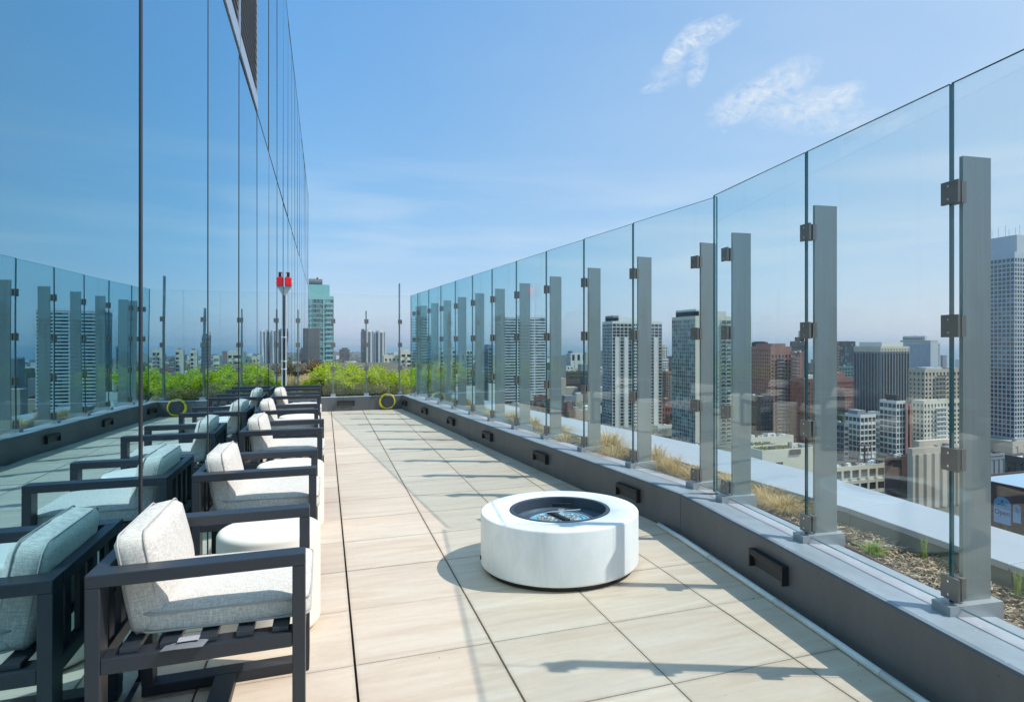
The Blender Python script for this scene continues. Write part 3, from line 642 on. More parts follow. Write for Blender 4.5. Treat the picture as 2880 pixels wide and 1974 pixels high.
def shrub_mesh(n, rx, ry, h, mat, seed, leaf=.03, feather=True):
    rnd = random.Random(seed); m = MB(); br = []
    for i in range(46):
        a = rnd.uniform(0, 2*math.pi); e = rnd.uniform(.0, 1.0); top = Vector((rx*math.cos(a)*e**.6, ry*math.sin(a)*e**.6, h*(.50+.5*rnd.random()*(1-.45*e)))); br.append(top)
        m2 = top*.5+Vector((0, 0, h*.05)); m.tube([(top.x*.05, top.y*.05, 0), tuple(m2), tuple(top)], [.008, .004, .0015], 4, 1)
    for i in range(n):
        b = rnd.choice(br); t = rnd.uniform(.35, 1.05); c = Vector((b.x*t, b.y*t, b.z*(t**.8)))+Vector((rnd.gauss(0, .05), rnd.gauss(0, .05), rnd.gauss(0, .035)))
        if c.z < .02: c.z = .02+rnd.random()*.1
        out = Vector((c.x, c.y, .25)).normalized(); d = (out+Vector((rnd.gauss(0, .7), rnd.gauss(0, .7), rnd.gauss(0, .45)))).normalized()
        w = d.cross(Vector((rnd.gauss(0, 1), rnd.gauss(0, 1), rnd.gauss(0, 1)))).normalized(); ll = leaf*rnd.uniform(.6, 1.5); ww = ll*(.13 if feather else .35); k = len(m.v)
        m.v += [tuple(c), tuple(c+d*ll*.5+w*ww), tuple(c+d*ll+Vector((0, 0, -.15*ll))), tuple(c+d*ll*.5-w*ww)]; m.f.append((k, k+1, k+2, k+3)); m.m.append(0)
    return m
def shrub(name, label, cat, x, y, z, me, s_=1.0, group=None, sz=None):
    t = thing(name, label, cat, (x, y, z), random.uniform(0, 6), group); o = inst('foliage', me[0], t); o.scale = (s_, s_, sz or s_); q = inst('stems', me[1], t); q.scale = o.scale; return t
def split(m, mat):
    a = MB(); b = MB(); a.v = b.v = m.v; a.f = [f for f, k in zip(m.f, m.m) if k == 0]; a.m = [0]*len(a.f); b.f = [f for f, k in zip(m.f, m.m) if k == 1]; b.m = [0]*len(b.f)
    return (a.mesh('foliage', mat), b.mesh('stems', M['stem']))
br1 = split(shrub_mesh(11000, .55, .45, 1.0, M['leafb'], 1, .070), M['leafb']); br2 = split(shrub_mesh(11000, .62, .42, .92, M['leafb'], 2, .075), M['leafb'])
ol1 = split(shrub_mesh(4500, .42, .3, .48, M['leafo'], 3, .04), M['leafo']); ol2 = split(shrub_mesh(4500, .38, .3, .42, M['leafo'], 4, .04, False), M['leafo'])
ru1 = split(shrub_mesh(3500, .45, .4, .7, M['leafr'], 5, .045, False), M['leafr'])
bl = [(.10, 15.9, 1.0, br1, 'tall bright yellow green feathery shrub behind the end fence, left of the middle post'), (.62, 16.0, .97, br2, 'feathery yellow green shrub directly behind the middle post of the end fence'),
      (1.15, 15.7, .90, br1, 'bright green shrub left of the tall end post'), (1.65, 15.6, .76, br2, 'bright green shrub behind the far corner of the fence'), (2.3, 16.3, .9, br1, 'green shrub beyond the far corner seen through the side glass'),
      (-.28, 16.5, .60, br2, 'smaller green shrub close to the end of the glass facade'), (.36, 15.4, .8, br2, 'low front mound of the bright shrubs left of the middle post')]
for x, y, s_, me, l in bl: shrub('leafy_shrub', l, 'shrub', x, y, .05, me, s_, 'bright green shrubs beyond the end fence', s_*.93)
ol = [(.02, 14.95, 1, ol1), (.42, 14.85, .9, ol2), (.78, 14.95, .95, ol1), (1.15, 14.9, .9, ol2), (1.5, 14.9, .85, ol1), (-.32, 15.0, .72, ol2)]
olab = ['low olive shrub behind the end parapet above the step light', 'low tan and olive shrub left of the middle end post', 'low olive shrub right of the middle end post', 'low olive shrub above the yellow hose', 'low olive shrub at the tall end post', 'small olive shrub beside the beacon post']
for (x, y, s_, me), l in zip(ol, olab): shrub('low_shrub', l, 'shrub', x, y, .05, me, s_, 'low olive shrubs behind the end parapet')
shrub('russet_shrub', 'russet brown shrub on the roof left of the bright green shrubs', 'shrub', -.35, 22, .05, ru1, 1.05, None, 1.2)
for k, (x, y) in enumerate(((-.42, 18.2), (-.1, 19.0), (-.5, 19.8))):
    t = thing('grass_clump', ('tan grass clump at the foot of the russet shrub', 'tan grass clump right of the russet shrub', 'tan grass clump by the end of the facade')[k], 'ornamental grass', (x, y, .06)); o = inst('blades', gm[k], t); o.scale = (1.6, 1.6, 1.7)

# ------------------------------------------------------------------ the city: towers placed at their distances
ZG = -75.
def atX(x, X): t = (x-CX)/F_; return X*(CS-t*SN)/(t*CS+SN)
def atY(x, Y): t = (x-CX)/F_; return Y*(t*CS+SN)/(CS-t*SN)
def at(x, D): l = (x-CX)/F_*D; return (l*CS+D*SN, D*CS-l*SN)
def zat(y, D): return H-(y-CY)*D/F_
WM = {'dark': window_mat('window_dark', (.008, .012, .016), (.16, .17, .16), .82), 'blue': window_mat('window_blue', (.015, .04, .055), (.14, .22, .25), .7),
      'green': window_mat('window_green', (.012, .05, .048), (.24, .38, .35), .62), 'teal': window_mat('window_teal', (.006, .03, .03), (.22, .42, .40), .7), 'brown': window_mat('window_brown', (.02, .018, .016), (.20, .15, .12), .75)}
def wallm(name, c, rough=.8): return plain(name, c, rough, 0, .07, .06)
WL = {'white': wallm('wall_white', (.78, .77, .69)), 'cream': wallm('wall_cream', (.72, .66, .50)), 'beige': wallm('wall_beige', (.56, .48, .36)), 'grey': wallm('wall_grey', (.26, .28, .29)), 'blue': wallm('wall_bluegrey', (.56, .60, .61)),
      'dark': wallm('wall_dark', (.07, .065, .065)), 'brick': wallm('wall_brick', (.25, .095, .065)), 'pink': wallm('wall_pink', (.37, .185, .145)), 'brown': wallm('wall_brown', (.10, .055, .045)), 'tan': wallm('wall_tan', (.30, .20, .13)),
      'glassdark': wallm('wall_glassdark', (.035, .055, .065), .25), 'green': wallm('wall_green', (.10, .22, .21), .3), 'teal': wallm('wall_teal', (.26, .56, .52), .35), 'bluer': wallm('blue_roof', (.34, .48, .58)), 'roof': wallm('flat_roof', (.30, .30, .28)), 'roofw': wallm('white_roof', (.62, .63, .60)), 'slab': wallm('slab_white', (.76, .78, .76))}
wmesh = {}
def pane(w, h, mat, axis):
    k = (round(w, 2), round(h, 2), mat, axis)
    if k not in wmesh: wmesh[k] = (MB().box(-w/2, w/2, -.05, .05, -h/2, h/2) if axis == 'y' else MB().box(-.05, .05, -w/2, w/2, -h/2, h/2)).mesh('window', WM[mat])
    return wmesh[k]
TOT = [0]
def tower(name, label, xl, xc, xr, yt, D, left=None, front=None, body='grey', depth=None, roof='roof', pent=None, zfloor=None, cap=300, group=None, zb=ZG, solids=(), balc=(), parapet=1.0, units=3, core=None, parent=None):
    """an axis-aligned block; left = its -X face, front = its -Y face; each face dict: bay, floor, pier, span, pd, sd, mat, win, top, zmin"""
    X, Y = at(xc, D); zt = zat(yt, D)
    LX = max(4., atY(xr, Y)-X) if xr > xc else (depth or 15)
    LY = (min(60, atX(xl, X)-Y) if xl < xc else (depth or 20))
    if depth and xl < xc: LY = min(LY, depth) if LY > 0 else depth
    if LY <= 0: LY = depth or 20
    t = thing(name, label, 'building', (X+LX/2, Y+LY/2, zb), 0, group); off = Vector((LX/2, LY/2, 0)); hh = zt-zb
    wall = MB(); ins = .42
    wall.box(-LX/2+(ins if left else 0), LX/2, -LY/2+(ins if front else 0), LY/2, 0, hh-.02)
    stuffed = MB(); nind = 0; D_ = {}
    faces = []
    if front: faces.append(('f', front, LX))
    if left: faces.append(('l', left, LY))
    for fid, st, Ln in faces:
        bay = Ln/max(1, round(Ln/st['bay'])); nb = round(Ln/bay); fl = st['floor']; pier = st.get('pier', .5); span = st.get('span', .9); pd = st.get('pd', .0); sdp = st.get('sd', -.06)
        top = st.get('top', 1.5); zmin = st.get('zmin', 0)+0.; nf = int((hh-top)/fl); colw = st.get('win', 'dark')
        def fb_(u0, u1, z0, z1, d0, d1, m=0, mb=wall):
            if fid == 'f': mb.box(-LX/2+u0, -LX/2+u1, -LY/2-d1, -LY/2-d0, z0, z1, m)
            else: mb.box(-LX/2-d1, -LX/2-d0, -LY/2+u0, -LY/2+u1, z0, z1, m)
        jo = .004 if fid == 'f' else 0
        if st.get('pier', .5) > 0:
            for b in range(nb+1):
                u0, u1 = max(0, b*bay-pier/2), min(Ln, b*bay+pier/2); fb_(u0+(.003 if b == 0 else 0), u1, .5, hh-top+.0, -ins, pd+jo)
        for k in range(nf+1):
            z0 = hh-top-k*fl-(span if k else 0); z1 = hh-top-k*fl if k else hh-.03
            if z1 < zmin: break
            if span > 0 or k == 0: fb_(.006, Ln-.006, max(.6, z0), z1, -ins, sdp+(.0 if k else .06)+jo, 1 if (k and st.get('smat')) else 0)
        for (u0, u1) in st.get('solid', ()): fb_(u0*Ln, u1*Ln, .5, hh-top-st.get('solid_top', 0), -ins, pd+.12)
        w = bay-pier; h = fl-span; pw_px = w*F_/D
        if w <= .2 or h <= .2: continue
        for k in range(nf):
            zc = hh-top-k*fl-span/2-fl/2+ (0 if k else 0)
            zc = hh-top-(k+1)*fl+ h/2 + 0.0
            zc = hh-top-k*fl-span-h/2 if k else hh-top-h/2
            if k == 0: zc = hh-top-(fl-span)/2
            else: zc = hh-top-k*fl-span-(fl-span)/2
            if zc-h/2 < max(1, zmin): break
            for b in range(nb):
                uc = (b+.5)*bay
                if any(u0*Ln-.3 < uc < u1*Ln+.3 for (u0, u1) in st.get('solid', ())) and k*fl > st.get('solid_top', 0)-1: continue
                hs_ = h-.02 if k else h-.02
                loc = (-LX/2+uc, -LY/2+ins-.08, zc) if fid == 'f' else (-LX/2+ins-.08, -LY/2+uc, zc)
                if nind < cap and TOT[0] < 4200 and D < 780:
                    inst('window', pane(w-.02, hs_, colw, 'y' if fid == 'f' else 'x'), t, loc); nind += 1; TOT[0] += 1
                else:
                    if fid == 'f': stuffed.box(loc[0]-w/2, loc[0]+w/2, loc[1]-.05, loc[1]+.05, zc-hs_/2, zc+hs_/2)
                    else: stuffed.box(loc[0]-.05, loc[0]+.05, loc[1]-w/2, loc[1]+w/2, zc-hs_/2, zc+hs_/2)
        for (u0, u1, bd, kk) in st.get('balc', ()):
            bm_ = None
            for k in range(nf):
                z = hh-top-(k+1)*fl
                if z < zmin: break
                if bm_ is None:
                    wb = (u1-u0)*Ln; mm = MB()
                    if fid == 'f': mm.box(-wb/2, wb/2, -bd, 0, 0, .22).box(-wb/2, wb/2, -bd, -bd+.08, .221, 1.1, 1)
                    else: mm.box(-bd, 0, -wb/2, wb/2, 0, .22).box(-bd, -bd+.08, -wb/2, wb/2, .221, 1.1, 1)
                    bm_ = mm.mesh('balcony', [WL[st.get('bmat', 'slab')], WL[kk] if kk in WL else WM[kk]])
                inst('balcony', bm_, t, (-LX/2+(u0+u1)/2*Ln, -LY/2-pd-.03, z) if fid == 'f' else (-LX/2-pd-.03, -LY/2+(u0+u1)/2*Ln, z))
    mats = [WL[body], WL[(front or left or {}).get('smat') or body]]
    wall.build('wall', mats, t)
    if stuffed.v: stuff(stuffed.build('window_grid', WM[(left or front)['win']] if (left or front).get('win') else WM['dark'], t))
    rf = MB().box(-LX/2+.5, LX/2-.5, -LY/2+.5, LY/2-.5, hh-.019, hh+.05).build('roof', WL[roof], t)
    if parapet:
        MB().box(-LX/2+.01, LX/2, -LY/2+.01, -LY/2+.4, hh-.018, hh+parapet).box(-LX/2+.01, -LX/2+.4, -LY/2+.401, LY/2, hh-.018, hh+parapet).box(LX/2-.4, LX/2, -LY/2+.401, LY/2, hh-.018, hh+parapet).box(-LX/2+.401, LX/2-.401, LY/2-.4, LY/2, hh-.018, hh+parapet).build('roof_parapet', WL[body], t)
    for (x0, x1, yy, bd) in (pent or ()):      # penthouse from image columns
        a = max(-LX/2+.8, atY(x0, Y+3)-X-LX/2); b = max(a+1.5, min(LX/2-.8 if xr > xc else 1e9, atY(x1, Y+3)-X-LX/2))
        MB().box(a, b, -LY/2+3, max(-LY/2+6, LY/2-2), hh+.051, max(hh+1, zat(yy, D)-zb)).build('penthouse', WL[bd], t)
    rnd = random.Random(xl+xr)
    for k in range(units):
        u = rnd.uniform(-LX/2+2, LX/2-3); v = rnd.uniform(-LY/2+1.5, LY/2-3); s1 = rnd.uniform(.8, 2.4); s2 = rnd.uniform(.8, 2.4)
        MB().box(u, u+s1, v, v+s2, hh+.051, hh+rnd.uniform(.7, 2.2)).build('roof_unit', WL[rnd.choice(['slab', 'grey', 'roofw', 'dark'])], t)
    if parent is not None:
        t.parent = parent; t.location = Vector(t.location)-Vector(parent.location)
        for k in ('label', 'category', 'group'):
            if k in t: del t[k]
    return t, X, Y, LX, LY, zt
G = lambda **k: dict(dict(bay=3., floor=3.1, pier=.8, span=1.1, win='dark'), **k)
# --- left part, beyond the end fence
HOST1 = tower('glass_tower', 'turquoise glass high rise with a stepped crown, rising beside the glass facade', 851, 851, 938.6, 835, 450, front=G(bay=2.3, floor=3.35, pier=.22, span=.50, pd=.06, win='teal', zmin=45, solid=((.24, .28), (.66, .70)), bmat='teal', balc=((.30, .62, .9, 'green'), (.74, .98, .7, 'teal'))), body='teal', depth=22,
      pent=((862, 927, 798, 'teal'),), units=3)
tower('crown', 'stepped dark mechanical crown on the turquoise high rise', 868, 868, 907, 786, 455, body='grey', depth=8, zb=zat(798, 455)+.2, front=G(bay=2.6, floor=2.4, pier=.3, span=.6, win='dark'), parapet=.5, parent=HOST1[0])
tower('brick_tower', 'small dark brick tower on the far wooded shore, right of the turquoise high rise', 955, 955, 983.4, 984, 1700, front=G(bay=7, floor=6, pier=2, span=2, win='dark'), body='brown', depth=40, pent=((962, 978, 978, 'dark'),))
def round_tower(x0, x1, yt, D, label):
    X, Y = at((x0+x1)/2, D); r = (x1-x0)/2/F_*D; zt = zat(yt, D); t = thing('round_tower', label, 'building', (X, Y+r, ZG)); hh = zt-ZG
    m = MB().lathe([(r-.6, 0), (r-.6, hh), (0, hh)], 28); z = hh-1.2
    while z > 20: m.lathe([(r-.6, z), (r-.1, z), (r-.1, z+.6), (r-.6, z+.6)], 28); z -= 3.1
    m.build('wall', WL['glassdark'], t)
    for k in range(14):
        a = R(180+k*14); MB().beam((math.cos(a)*(r+.1), math.sin(a)*(r+.1), 10), (math.cos(a)*(r+.1), math.sin(a)*(r+.1), hh+1.5), 1.0 if k % 3 else 2.0).build('rib', WL['slab' if k % 3 == 0 else 'grey'], t)
    MB().lathe([(r*.6, hh), (r*.6, hh+3.5), (0, hh+3.5)], 20).build('penthouse', WL['cream'], t)
round_tower(1018, 1050, 934, 1050, 'left lobe of the paired round ribbed apartment tower behind the shrubs')
round_tower(1052, 1083.6, 936, 1060, 'right lobe of the paired round ribbed apartment tower behind the shrubs')
tower('slab_building', 'narrow dark slab at the left side of the paired round towers', 1017.5, 1017.5, 1022, 927, 1040, body='dark', depth=14, front=G(bay=3))
bal = lambda *a: dict(balc=a)
tower('apartment_block', 'cream apartment block with square windows behind the tall end post', 1079.6, 1079.6, 1126, 1003, 480, front=G(bay=3.4, floor=3.1, pier=1.7, span=1.5, win='dark', zmin=30), body='cream', depth=18, units=4)
tower('apartment_block', 'taller cream apartment block touching the far corner of the fence', 1127, 1127, 1158, 991, 470, front=G(bay=3.2, floor=3.1, pier=1.2, span=1.3, win='dark', zmin=30, balc=((.3, .6, 1.2, 'grey'),)), body='cream', depth=18, pent=((1134, 1150, 985, 'cream'),))
tower('apartment_block', 'cream banded block seen between the far fence posts, its left one', 1176, 1176, 1190, 1000, 520, front=G(bay=3., floor=3.1, pier=.6, span=1.2, win='green', zmin=20), body='cream', depth=16)
tower('apartment_tower', 'narrow cream and dark tower between the far fence posts', 1196, 1198, 1222, 948, 640, left=G(win='dark'), front=G(bay=3., floor=3.1, pier=.5, span=.9, win='dark', zmin=20), body='grey', depth=16, pent=((1199, 1206, 936, 'cream'),))
tower('apartment_slab', 'dark slab with cream end behind the fourth far fence post', 1228, 1230, 1247, 985, 560, left=G(), front=G(bay=3, pier=.7, span=1., win='dark', zmin=20, solid=((0, .2),)), body='cream', depth=16)
tower('apartment_slab', 'cream ended apartment slab left of a grey fence post', 1262, 1264, 1281, 983, 600, left=G(win='blue'), front=G(bay=3.2, pier=.6, span=1.1, win='dark', zmin=15, solid=((0, .4),)), body='cream', depth=16, units=2)
tower('apartment_slab', 'cream ended apartment slab with stacked balconies', 1302, 1304, 1329, 984, 600, left=G(win='blue'), front=G(bay=3.2, pier=.6, span=1.1, win='dark', zmin=15, solid=((0, .28),), balc=((.45, .9, 1.2, 'grey'),)), body='cream', depth=16, units=2)
tower('office_tower', 'dark office tower with a cream edge left of the white balcony tower', 1357, 1374, 1387, 975, 620, left=G(bay=2.4, pier=.2, span=.8, win='dark'), front=G(bay=3.2, pier=1.0, span=1.1, win='dark', zmin=15), body='grey', depth=30, pent=((1376, 1385, 970, 'dark'),))
# --- the white balcony tower with curved slabs
def balcony_tower():
    D = 690; X, Y = at(1412, D); X1 = atY(1535, Y); w = X1-X; zt = zat(893, D); hh = zt-ZG; t = thing('balcony_tower', 'pale high rise with curved white balcony bands on every storey', 'building', (X+w/2, Y+12, ZG))
    MB().box(-w/2, w/2, -11, 14, 0, hh).build('wall', WL['glassdark'], t)
    fl = 3.05; n = int(hh/fl)
    def edge(u, k):   # wavy slab edge
        return -11-(1.5+1.3*math.sin(u*math.pi*1.15+.35+k*.012)+(1.0 if u > .5 else 0)*math.sin((u-.5)*2*math.pi))
    for k in range(n):
        z = hh-1-k*fl
        if z < 12: break
        pts = [(-w/2+w*u, edge(u, k)) for u in [i/16 for i in range(17)]]
        s1 = .46 if k % 1 == 0 else .5
        m = MB().prism([(-w/2, -10.9)]+pts+[(w/2, -10.9)], z-.55, z+.62)
        m.build('balcony_band', WL['slab'], t)
        for b in range(11):
            u = (b+.5)/11
            if b in (4,): continue
            inst('window', pane(w/11-.35, 2.1, ('blue', 'dark', 'blue', 'green')[(b*7+k*3) % 4], 'y'), t, (-w/2+w*u, -11.03, z-1.6)); TOT[0] += 1
    for u in (.0, .34, .52, .74, 1.0): MB().box(-w/2+w*u-.35, -w/2+w*u+.35, edge(min(1, u), 10)+.25, -10.8, 5, hh+.5).build('fin', WL['slab'], t)
    MB().box(-w/2, w/2, -13.6, 13, hh+.1, hh+.5).build('roof', WL['slab'], t)
    MB().box(-w/2+22, w/2-.5, -13.2, 8, hh+.51, hh+2.3).build('penthouse', WL['slab'], t)
    MB().box(w/2, w/2+.4, -11, 14, 0, hh-.02).build('side_wall', WL['grey'], t)
balcony_tower()
tower('blank_block', 'pale windowless block with a dark left side on the lakeshore', 1592.5, 1605, 1650, 995, 1100, left=G(bay=4), front=G(bay=9, floor=40, pier=5, span=30, win='dark'), body='white', depth=40, pent=((1607, 1612, 987, 'grey'),))
tower('white_block', 'small bright stepped block left of the pale windowless block', 1574, 1580, 1592, 1012, 1000, body='white', depth=20, front=G(bay=5, floor=4, pier=2, span=2))
tower('white_block', 'low bright roof block before the pale windowless block', 1582, 1584, 1613, 1031, 950, body='white', depth=20, front=G(bay=5, floor=4, pier=3, span=2))
tower('office_block', 'dark brown office block with fine vertical bays below the pale blocks', 1577, 1594, 1640, 1047, 880, left=G(bay=2.6, pier=.9, span=.7, win='dark'), front=G(bay=40, floor=3.3, pier=.4, span=1.5, win='brown'), body='brown', depth=40, units=4)
tower('apartment_block', 'grey block directly left of the white ribbed apartment tower', 1680, 1684, 1698, 988, 900, left=G(), front=G(bay=3.4, pier=1, span=1.2), body='grey', depth=30)
tower('apartment_block', 'white banded low block left of the white ribbed apartment tower', 1668, 1680, 1700, 1034, 850, left=G(), front=G(bay=4, pier=.4, span=1.4), body='white', depth=30)
# --- ribbed white apartment tower
tower('ribbed_tower', 'tall apartment tower with broad white vertical ribs and a dark blue left side', 1694, 1722, 1862, 906, 572, left=G(bay=3.0, floor=2.95, pier=.22, span=.4, win='blue', pd=.05), front=G(bay=3.85, floor=2.95, pier=.42, span=.42, pd=.12, sd=.0, win='dark', top=1.4,
      solid=((.055, .125), (.24, .315), (.70, .77), (.83, .91)), solid_top=12, balc=((.40, .62, 1.0, 'slab'),)), body='white', depth=30, pent=((1724, 1836, 893, 'white'), (1724, 1740, 887, 'grey')), units=3)
tower('low_wing', 'low white wing with a railing at the foot of the white ribbed tower', 1845, 1850, 1893, 1200, 560, body='white', depth=12, front=G(bay=3, floor=3.4, pier=1.1, span=1.2))
tower('apartment_block', 'cream block on the skyline between the two tallest central towers', 1862, 1864, 1878, 975, 1400, front=G(bay=6, floor=5, pier=2.5, span=2), left=G(), body='cream', depth=30, pent=((1866, 1874, 970, 'beige'),))
tower('apartment_block', 'tan brick block with white framed windows between the central towers', 1861, 1874, 1892, 1047, 760, left=G(bay=3, win='dark'), front=G(bay=3.4, pier=1.2, span=1.2), body='tan', depth=30, pent=((1868, 1880, 1038, 'cream'),))
tower('apartment_block', 'white banded block above the tan brick block', 1861, 1864, 1880, 1010, 1000, left=G(), front=G(bay=4, pier=.5, span=1.5, floor=3.4), body='white', depth=25)
tower('apartment_block', 'far dark block on the skyline left of the dark green glass tower', 1876, 1878, 1900, 1003, 1150, left=G(), front=G(bay=4, pier=1, span=1.5, floor=3.4), body='dark', depth=25)
tower('brick_loft', 'red brick loft with rows of windows beside the white ribbed tower', 1858, 1862, 1893, 1142, 600, left=G(), front=G(bay=3.0, floor=3.9, pier=1.3, span=1.5, win='dark', top=2), body='brick', depth=25, roof='roofw')
tower('brick_loft', 'darker red brick penthouse block above the arched loft', 1860, 1862, 1885, 1122, 615, left=G(), front=G(bay=6, floor=7, pier=4, span=4), body='brick', depth=10)
# --- dark green glass tower with cream front
tower('glass_tower', 'tall tower with dark green glass on its left side and a cream balconied front', 1889.8, 1955.7, 2112.7, 892, 472, left=G(bay=2.9, floor=2.95, pier=.14, span=.32, pd=.05, win='green'), front=G(bay=4.55, floor=2.95, pier=.5, span=.45, sd=.05, win='green', top=2.2,
      solid=((.0, .115), (.30, .42),), balc=((.43, .56, 1.3, 'glassdark'), (.86, .99, .5, 'green'))), body='cream', depth=48, pent=((1957, 2042, 874, 'cream'), (1957, 1966, 868, 'white')), units=4)
tower('podium', 'grey arcaded podium at the foot of the dark green glass tower', 1889, 1957, 1990, 1258, 455, left=G(bay=4, floor=4.2, pier=1.4, span=1.2), front=G(bay=4, floor=4.2, pier=1.4, span=1.2), body='grey', depth=40)
# --- brick and brown towers
tower('brick_tower', 'dark sided pink brick apartment tower with stacked balconies', 2112.9, 2168, 2226, 978, 528, left=G(bay=3, floor=2.95, pier=1.5, span=1.3, win='dark'), front=G(bay=3.5, floor=2.95, pier=1.6, span=1.3, win='dark', top=6, balc=((.30, .66, 1.3, 'dark'),)), body='pink', depth=42, pent=((2172, 2209, 966, 'pink'),), units=2)
tower('brick_tower', 'right wing of the pink brick apartment tower, one storey lower', 2224, 2224.5, 2259.6, 992, 531, front=G(bay=3.4, floor=2.95, pier=1.4, span=1.3, win='dark', top=1, balc=((.05, .55, 1.3, 'dark'),)), body='pink', depth=30)
tower('brick_tower', 'dark block behind the pink brick tower carrying small rooftop boxes', 2114, 2150, 2160, 965, 620, left=G(bay=4), front=G(bay=4, pier=2, span=1.4), body='brown', depth=30, pent=((2119, 2154, 960, 'pink'),))
tower('stone_tower', 'dark stone tower with a steep dark spire behind the pink brick tower', 2222, 2226, 2268, 962, 820, left=G(), front=G(bay=4, floor=3.4, pier=2, span=1.2, top=5, balc=()), body='dark', depth=30, pent=((2240, 2264, 948, 'dark'), (2250, 2262, 930, 'blue')))
tower('brick_tower', 'brown tower with white balcony edges seen right of the third fence post', 2335, 2340, 2358.7, 963, 700, left=G(), front=G(bay=3.2, pier=1.3, span=1.0, balc=((.5, .98, 1.2, 'brown'),)), body='brick', depth=25)
tower('brick_block', 'dark red brick block with a lit orange right side before the pink brick tower', 2222, 2261, 2290, 1070, 490, left=G(bay=3, pier=2.1, span=1.8, win='brown'), front=G(bay=3.2, pier=1.6, span=1.4, win='dark'), body='brick', depth=45, zb=ZG)
tower('dark_block', 'low dark brown block left of the reflected drum table', 2100, 2140, 2175, 1118, 505, left=G(bay=3, pier=1.8, span=1.5, win='dark'), front=G(bay=3, pier=1.8, span=1.5), body='dark', depth=30)
tower('glass_office', 'bright blue glass office on the skyline', 2330, 2359, 2406, 962, 800, left=G(win='blue'), front=G(bay=3.5, floor=3.9, pier=.18, span=.35, win='blue', pd=.05), body='glassdark', depth=30)
tower('copper_roof_building', 'grey building with a pale green roof below the blue glass office', 2350, 2359, 2400, 1032, 740, left=G(), front=G(bay=4, pier=1.6, span=1.4), body='green', depth=20, roof='teal')
tower('brick_hotel', 'orange pink brick hotel with rows of cream framed windows', 2300, 2344.7, 2402, 1066, 640, left=G(bay=3, pier=1.8), front=G(bay=2.5, floor=3.3, pier=1.2, span=1.5, win='dark', top=3), body='pink', depth=30, pent=((2346, 2376, 1049, 'pink'),))
# --- ribbed dark slab and neighbours
HOST2 = tower('office_slab', 'dark office slab with pale vertical ribs and a cream window band along its top', 2402, 2477, 2557, 990, 600, left=G(bay=3.7, floor=60, pier=1.3, span=.4, pd=.35, win='dark', zmin=-1), front=G(bay=3.7, floor=60, pier=.9, span=.4, pd=.35, win='dark'), body='grey', depth=60, pent=((2480, 2540, 962, 'white'),), units=5)
tower('top_storey', 'cream top storey with square windows on the ribbed office slab', 2401, 2477, 2558, 977, 599, left=G(bay=3.7, floor=3.6, pier=1.6, span=1.2, win='dark', top=1.2), front=G(bay=3.7, floor=3.6, pier=1.4, span=1.2, win='dark', top=1.2), body='cream', depth=60, zb=zat(990, 600)+.1, parent=HOST2[0])
HOST3 = tower('apartment_tower', 'pale blue grey tower with fine vertical lines and a cream right face', 2522.6, 2617, 2645, 966, 820, left=G(bay=3.0, floor=200, pier=1.5, span=.4, pd=.3, win='dark', zmin=-1), front=G(bay=5, floor=3., pier=3.6, span=1.6, win='dark', solid=((0, .75),)), body='blue', depth=60, pent=((2617, 2640, 957, 'beige'),))
tower('cap', 'stepped blue grey cap on the pale blue grey tower', 2539, 2601, 2606, 947, 850, body='blue', depth=40, left=G(bay=4, floor=3.3, pier=1, span=1.6), zb=zat(968, 850), parent=HOST3[0])
tower('apartment_tower', 'cream stepped apartment tower with a column of dark balconies', 2555, 2601, 2700, 1042, 446, left=G(bay=3.4, floor=3.1, pier=1.7, span=1.4), front=G(bay=3.3, floor=3.1, pier=1.6, span=1.3, win='dark', balc=((.30, .62, 1.4, 'dark'),)), body='beige', depth=40, units=5, pent=((2605, 2650, 1034, 'blue'),))
tower('apartment_tower', 'lower cream block standing before the stepped apartment tower', 2566, 2598, 2700, 1131, 428, left=G(bay=3.2, floor=3.1, pier=1.5, span=1.3), front=G(bay=3.2, floor=3.1, pier=1.5, span=1.3, balc=((.32, .62, 1.4, 'slab'),)), body='cream', depth=14)
# --- white gridded loft complex
tower('loft_building', 'white gridded loft block with big panes and a rooftop hut', 2375.7, 2419.8, 2463.8, 1171, 419, left=G(bay=3.2, floor=3.75, pier=.5, span=1.0, win='dark', top=1), front=G(bay=3.3, floor=3.75, pier=.5, span=1.0, win='brown', top=1), body='white', depth=26, pent=((2404, 2435, 1156, 'grey'),), units=2)
tower('loft_building', 'recessed shaded wing of the white gridded loft', 2440, 2500, 2521, 1168, 432, left=G(bay=3.2, floor=3.75, pier=.45, span=1.0, win='dark', top=1), body='white', depth=26)
tower('loft_building', 'taller white gridded loft tower with brown end wall', 2473.6, 2521, 2547, 1132, 424, left=G(bay=3.2, floor=3.75, pier=.45, span=1.0, win='dark', top=1), front=G(bay=3.1, floor=3.75, pier=.5, span=.9, win='brown', top=1), body='white', depth=24, units=3, pent=((2522, 2530, 1112, 'dark'),))
tower('brown_block', 'narrow brown brick wall joined to the right of the white loft tower', 2546, 2547.5, 2565, 1134, 425, body='pink', depth=20, front=G(bay=9, floor=12, pier=7, span=9))
tower('loft_building', 'lower grey gridded block at the left of the white lofts', 2330, 2374, 2380, 1194, 415, left=G(bay=3.4, floor=3.7, pier=.4, span=.9, win='dark', top=1), front=G(bay=3), body='grey', depth=26)
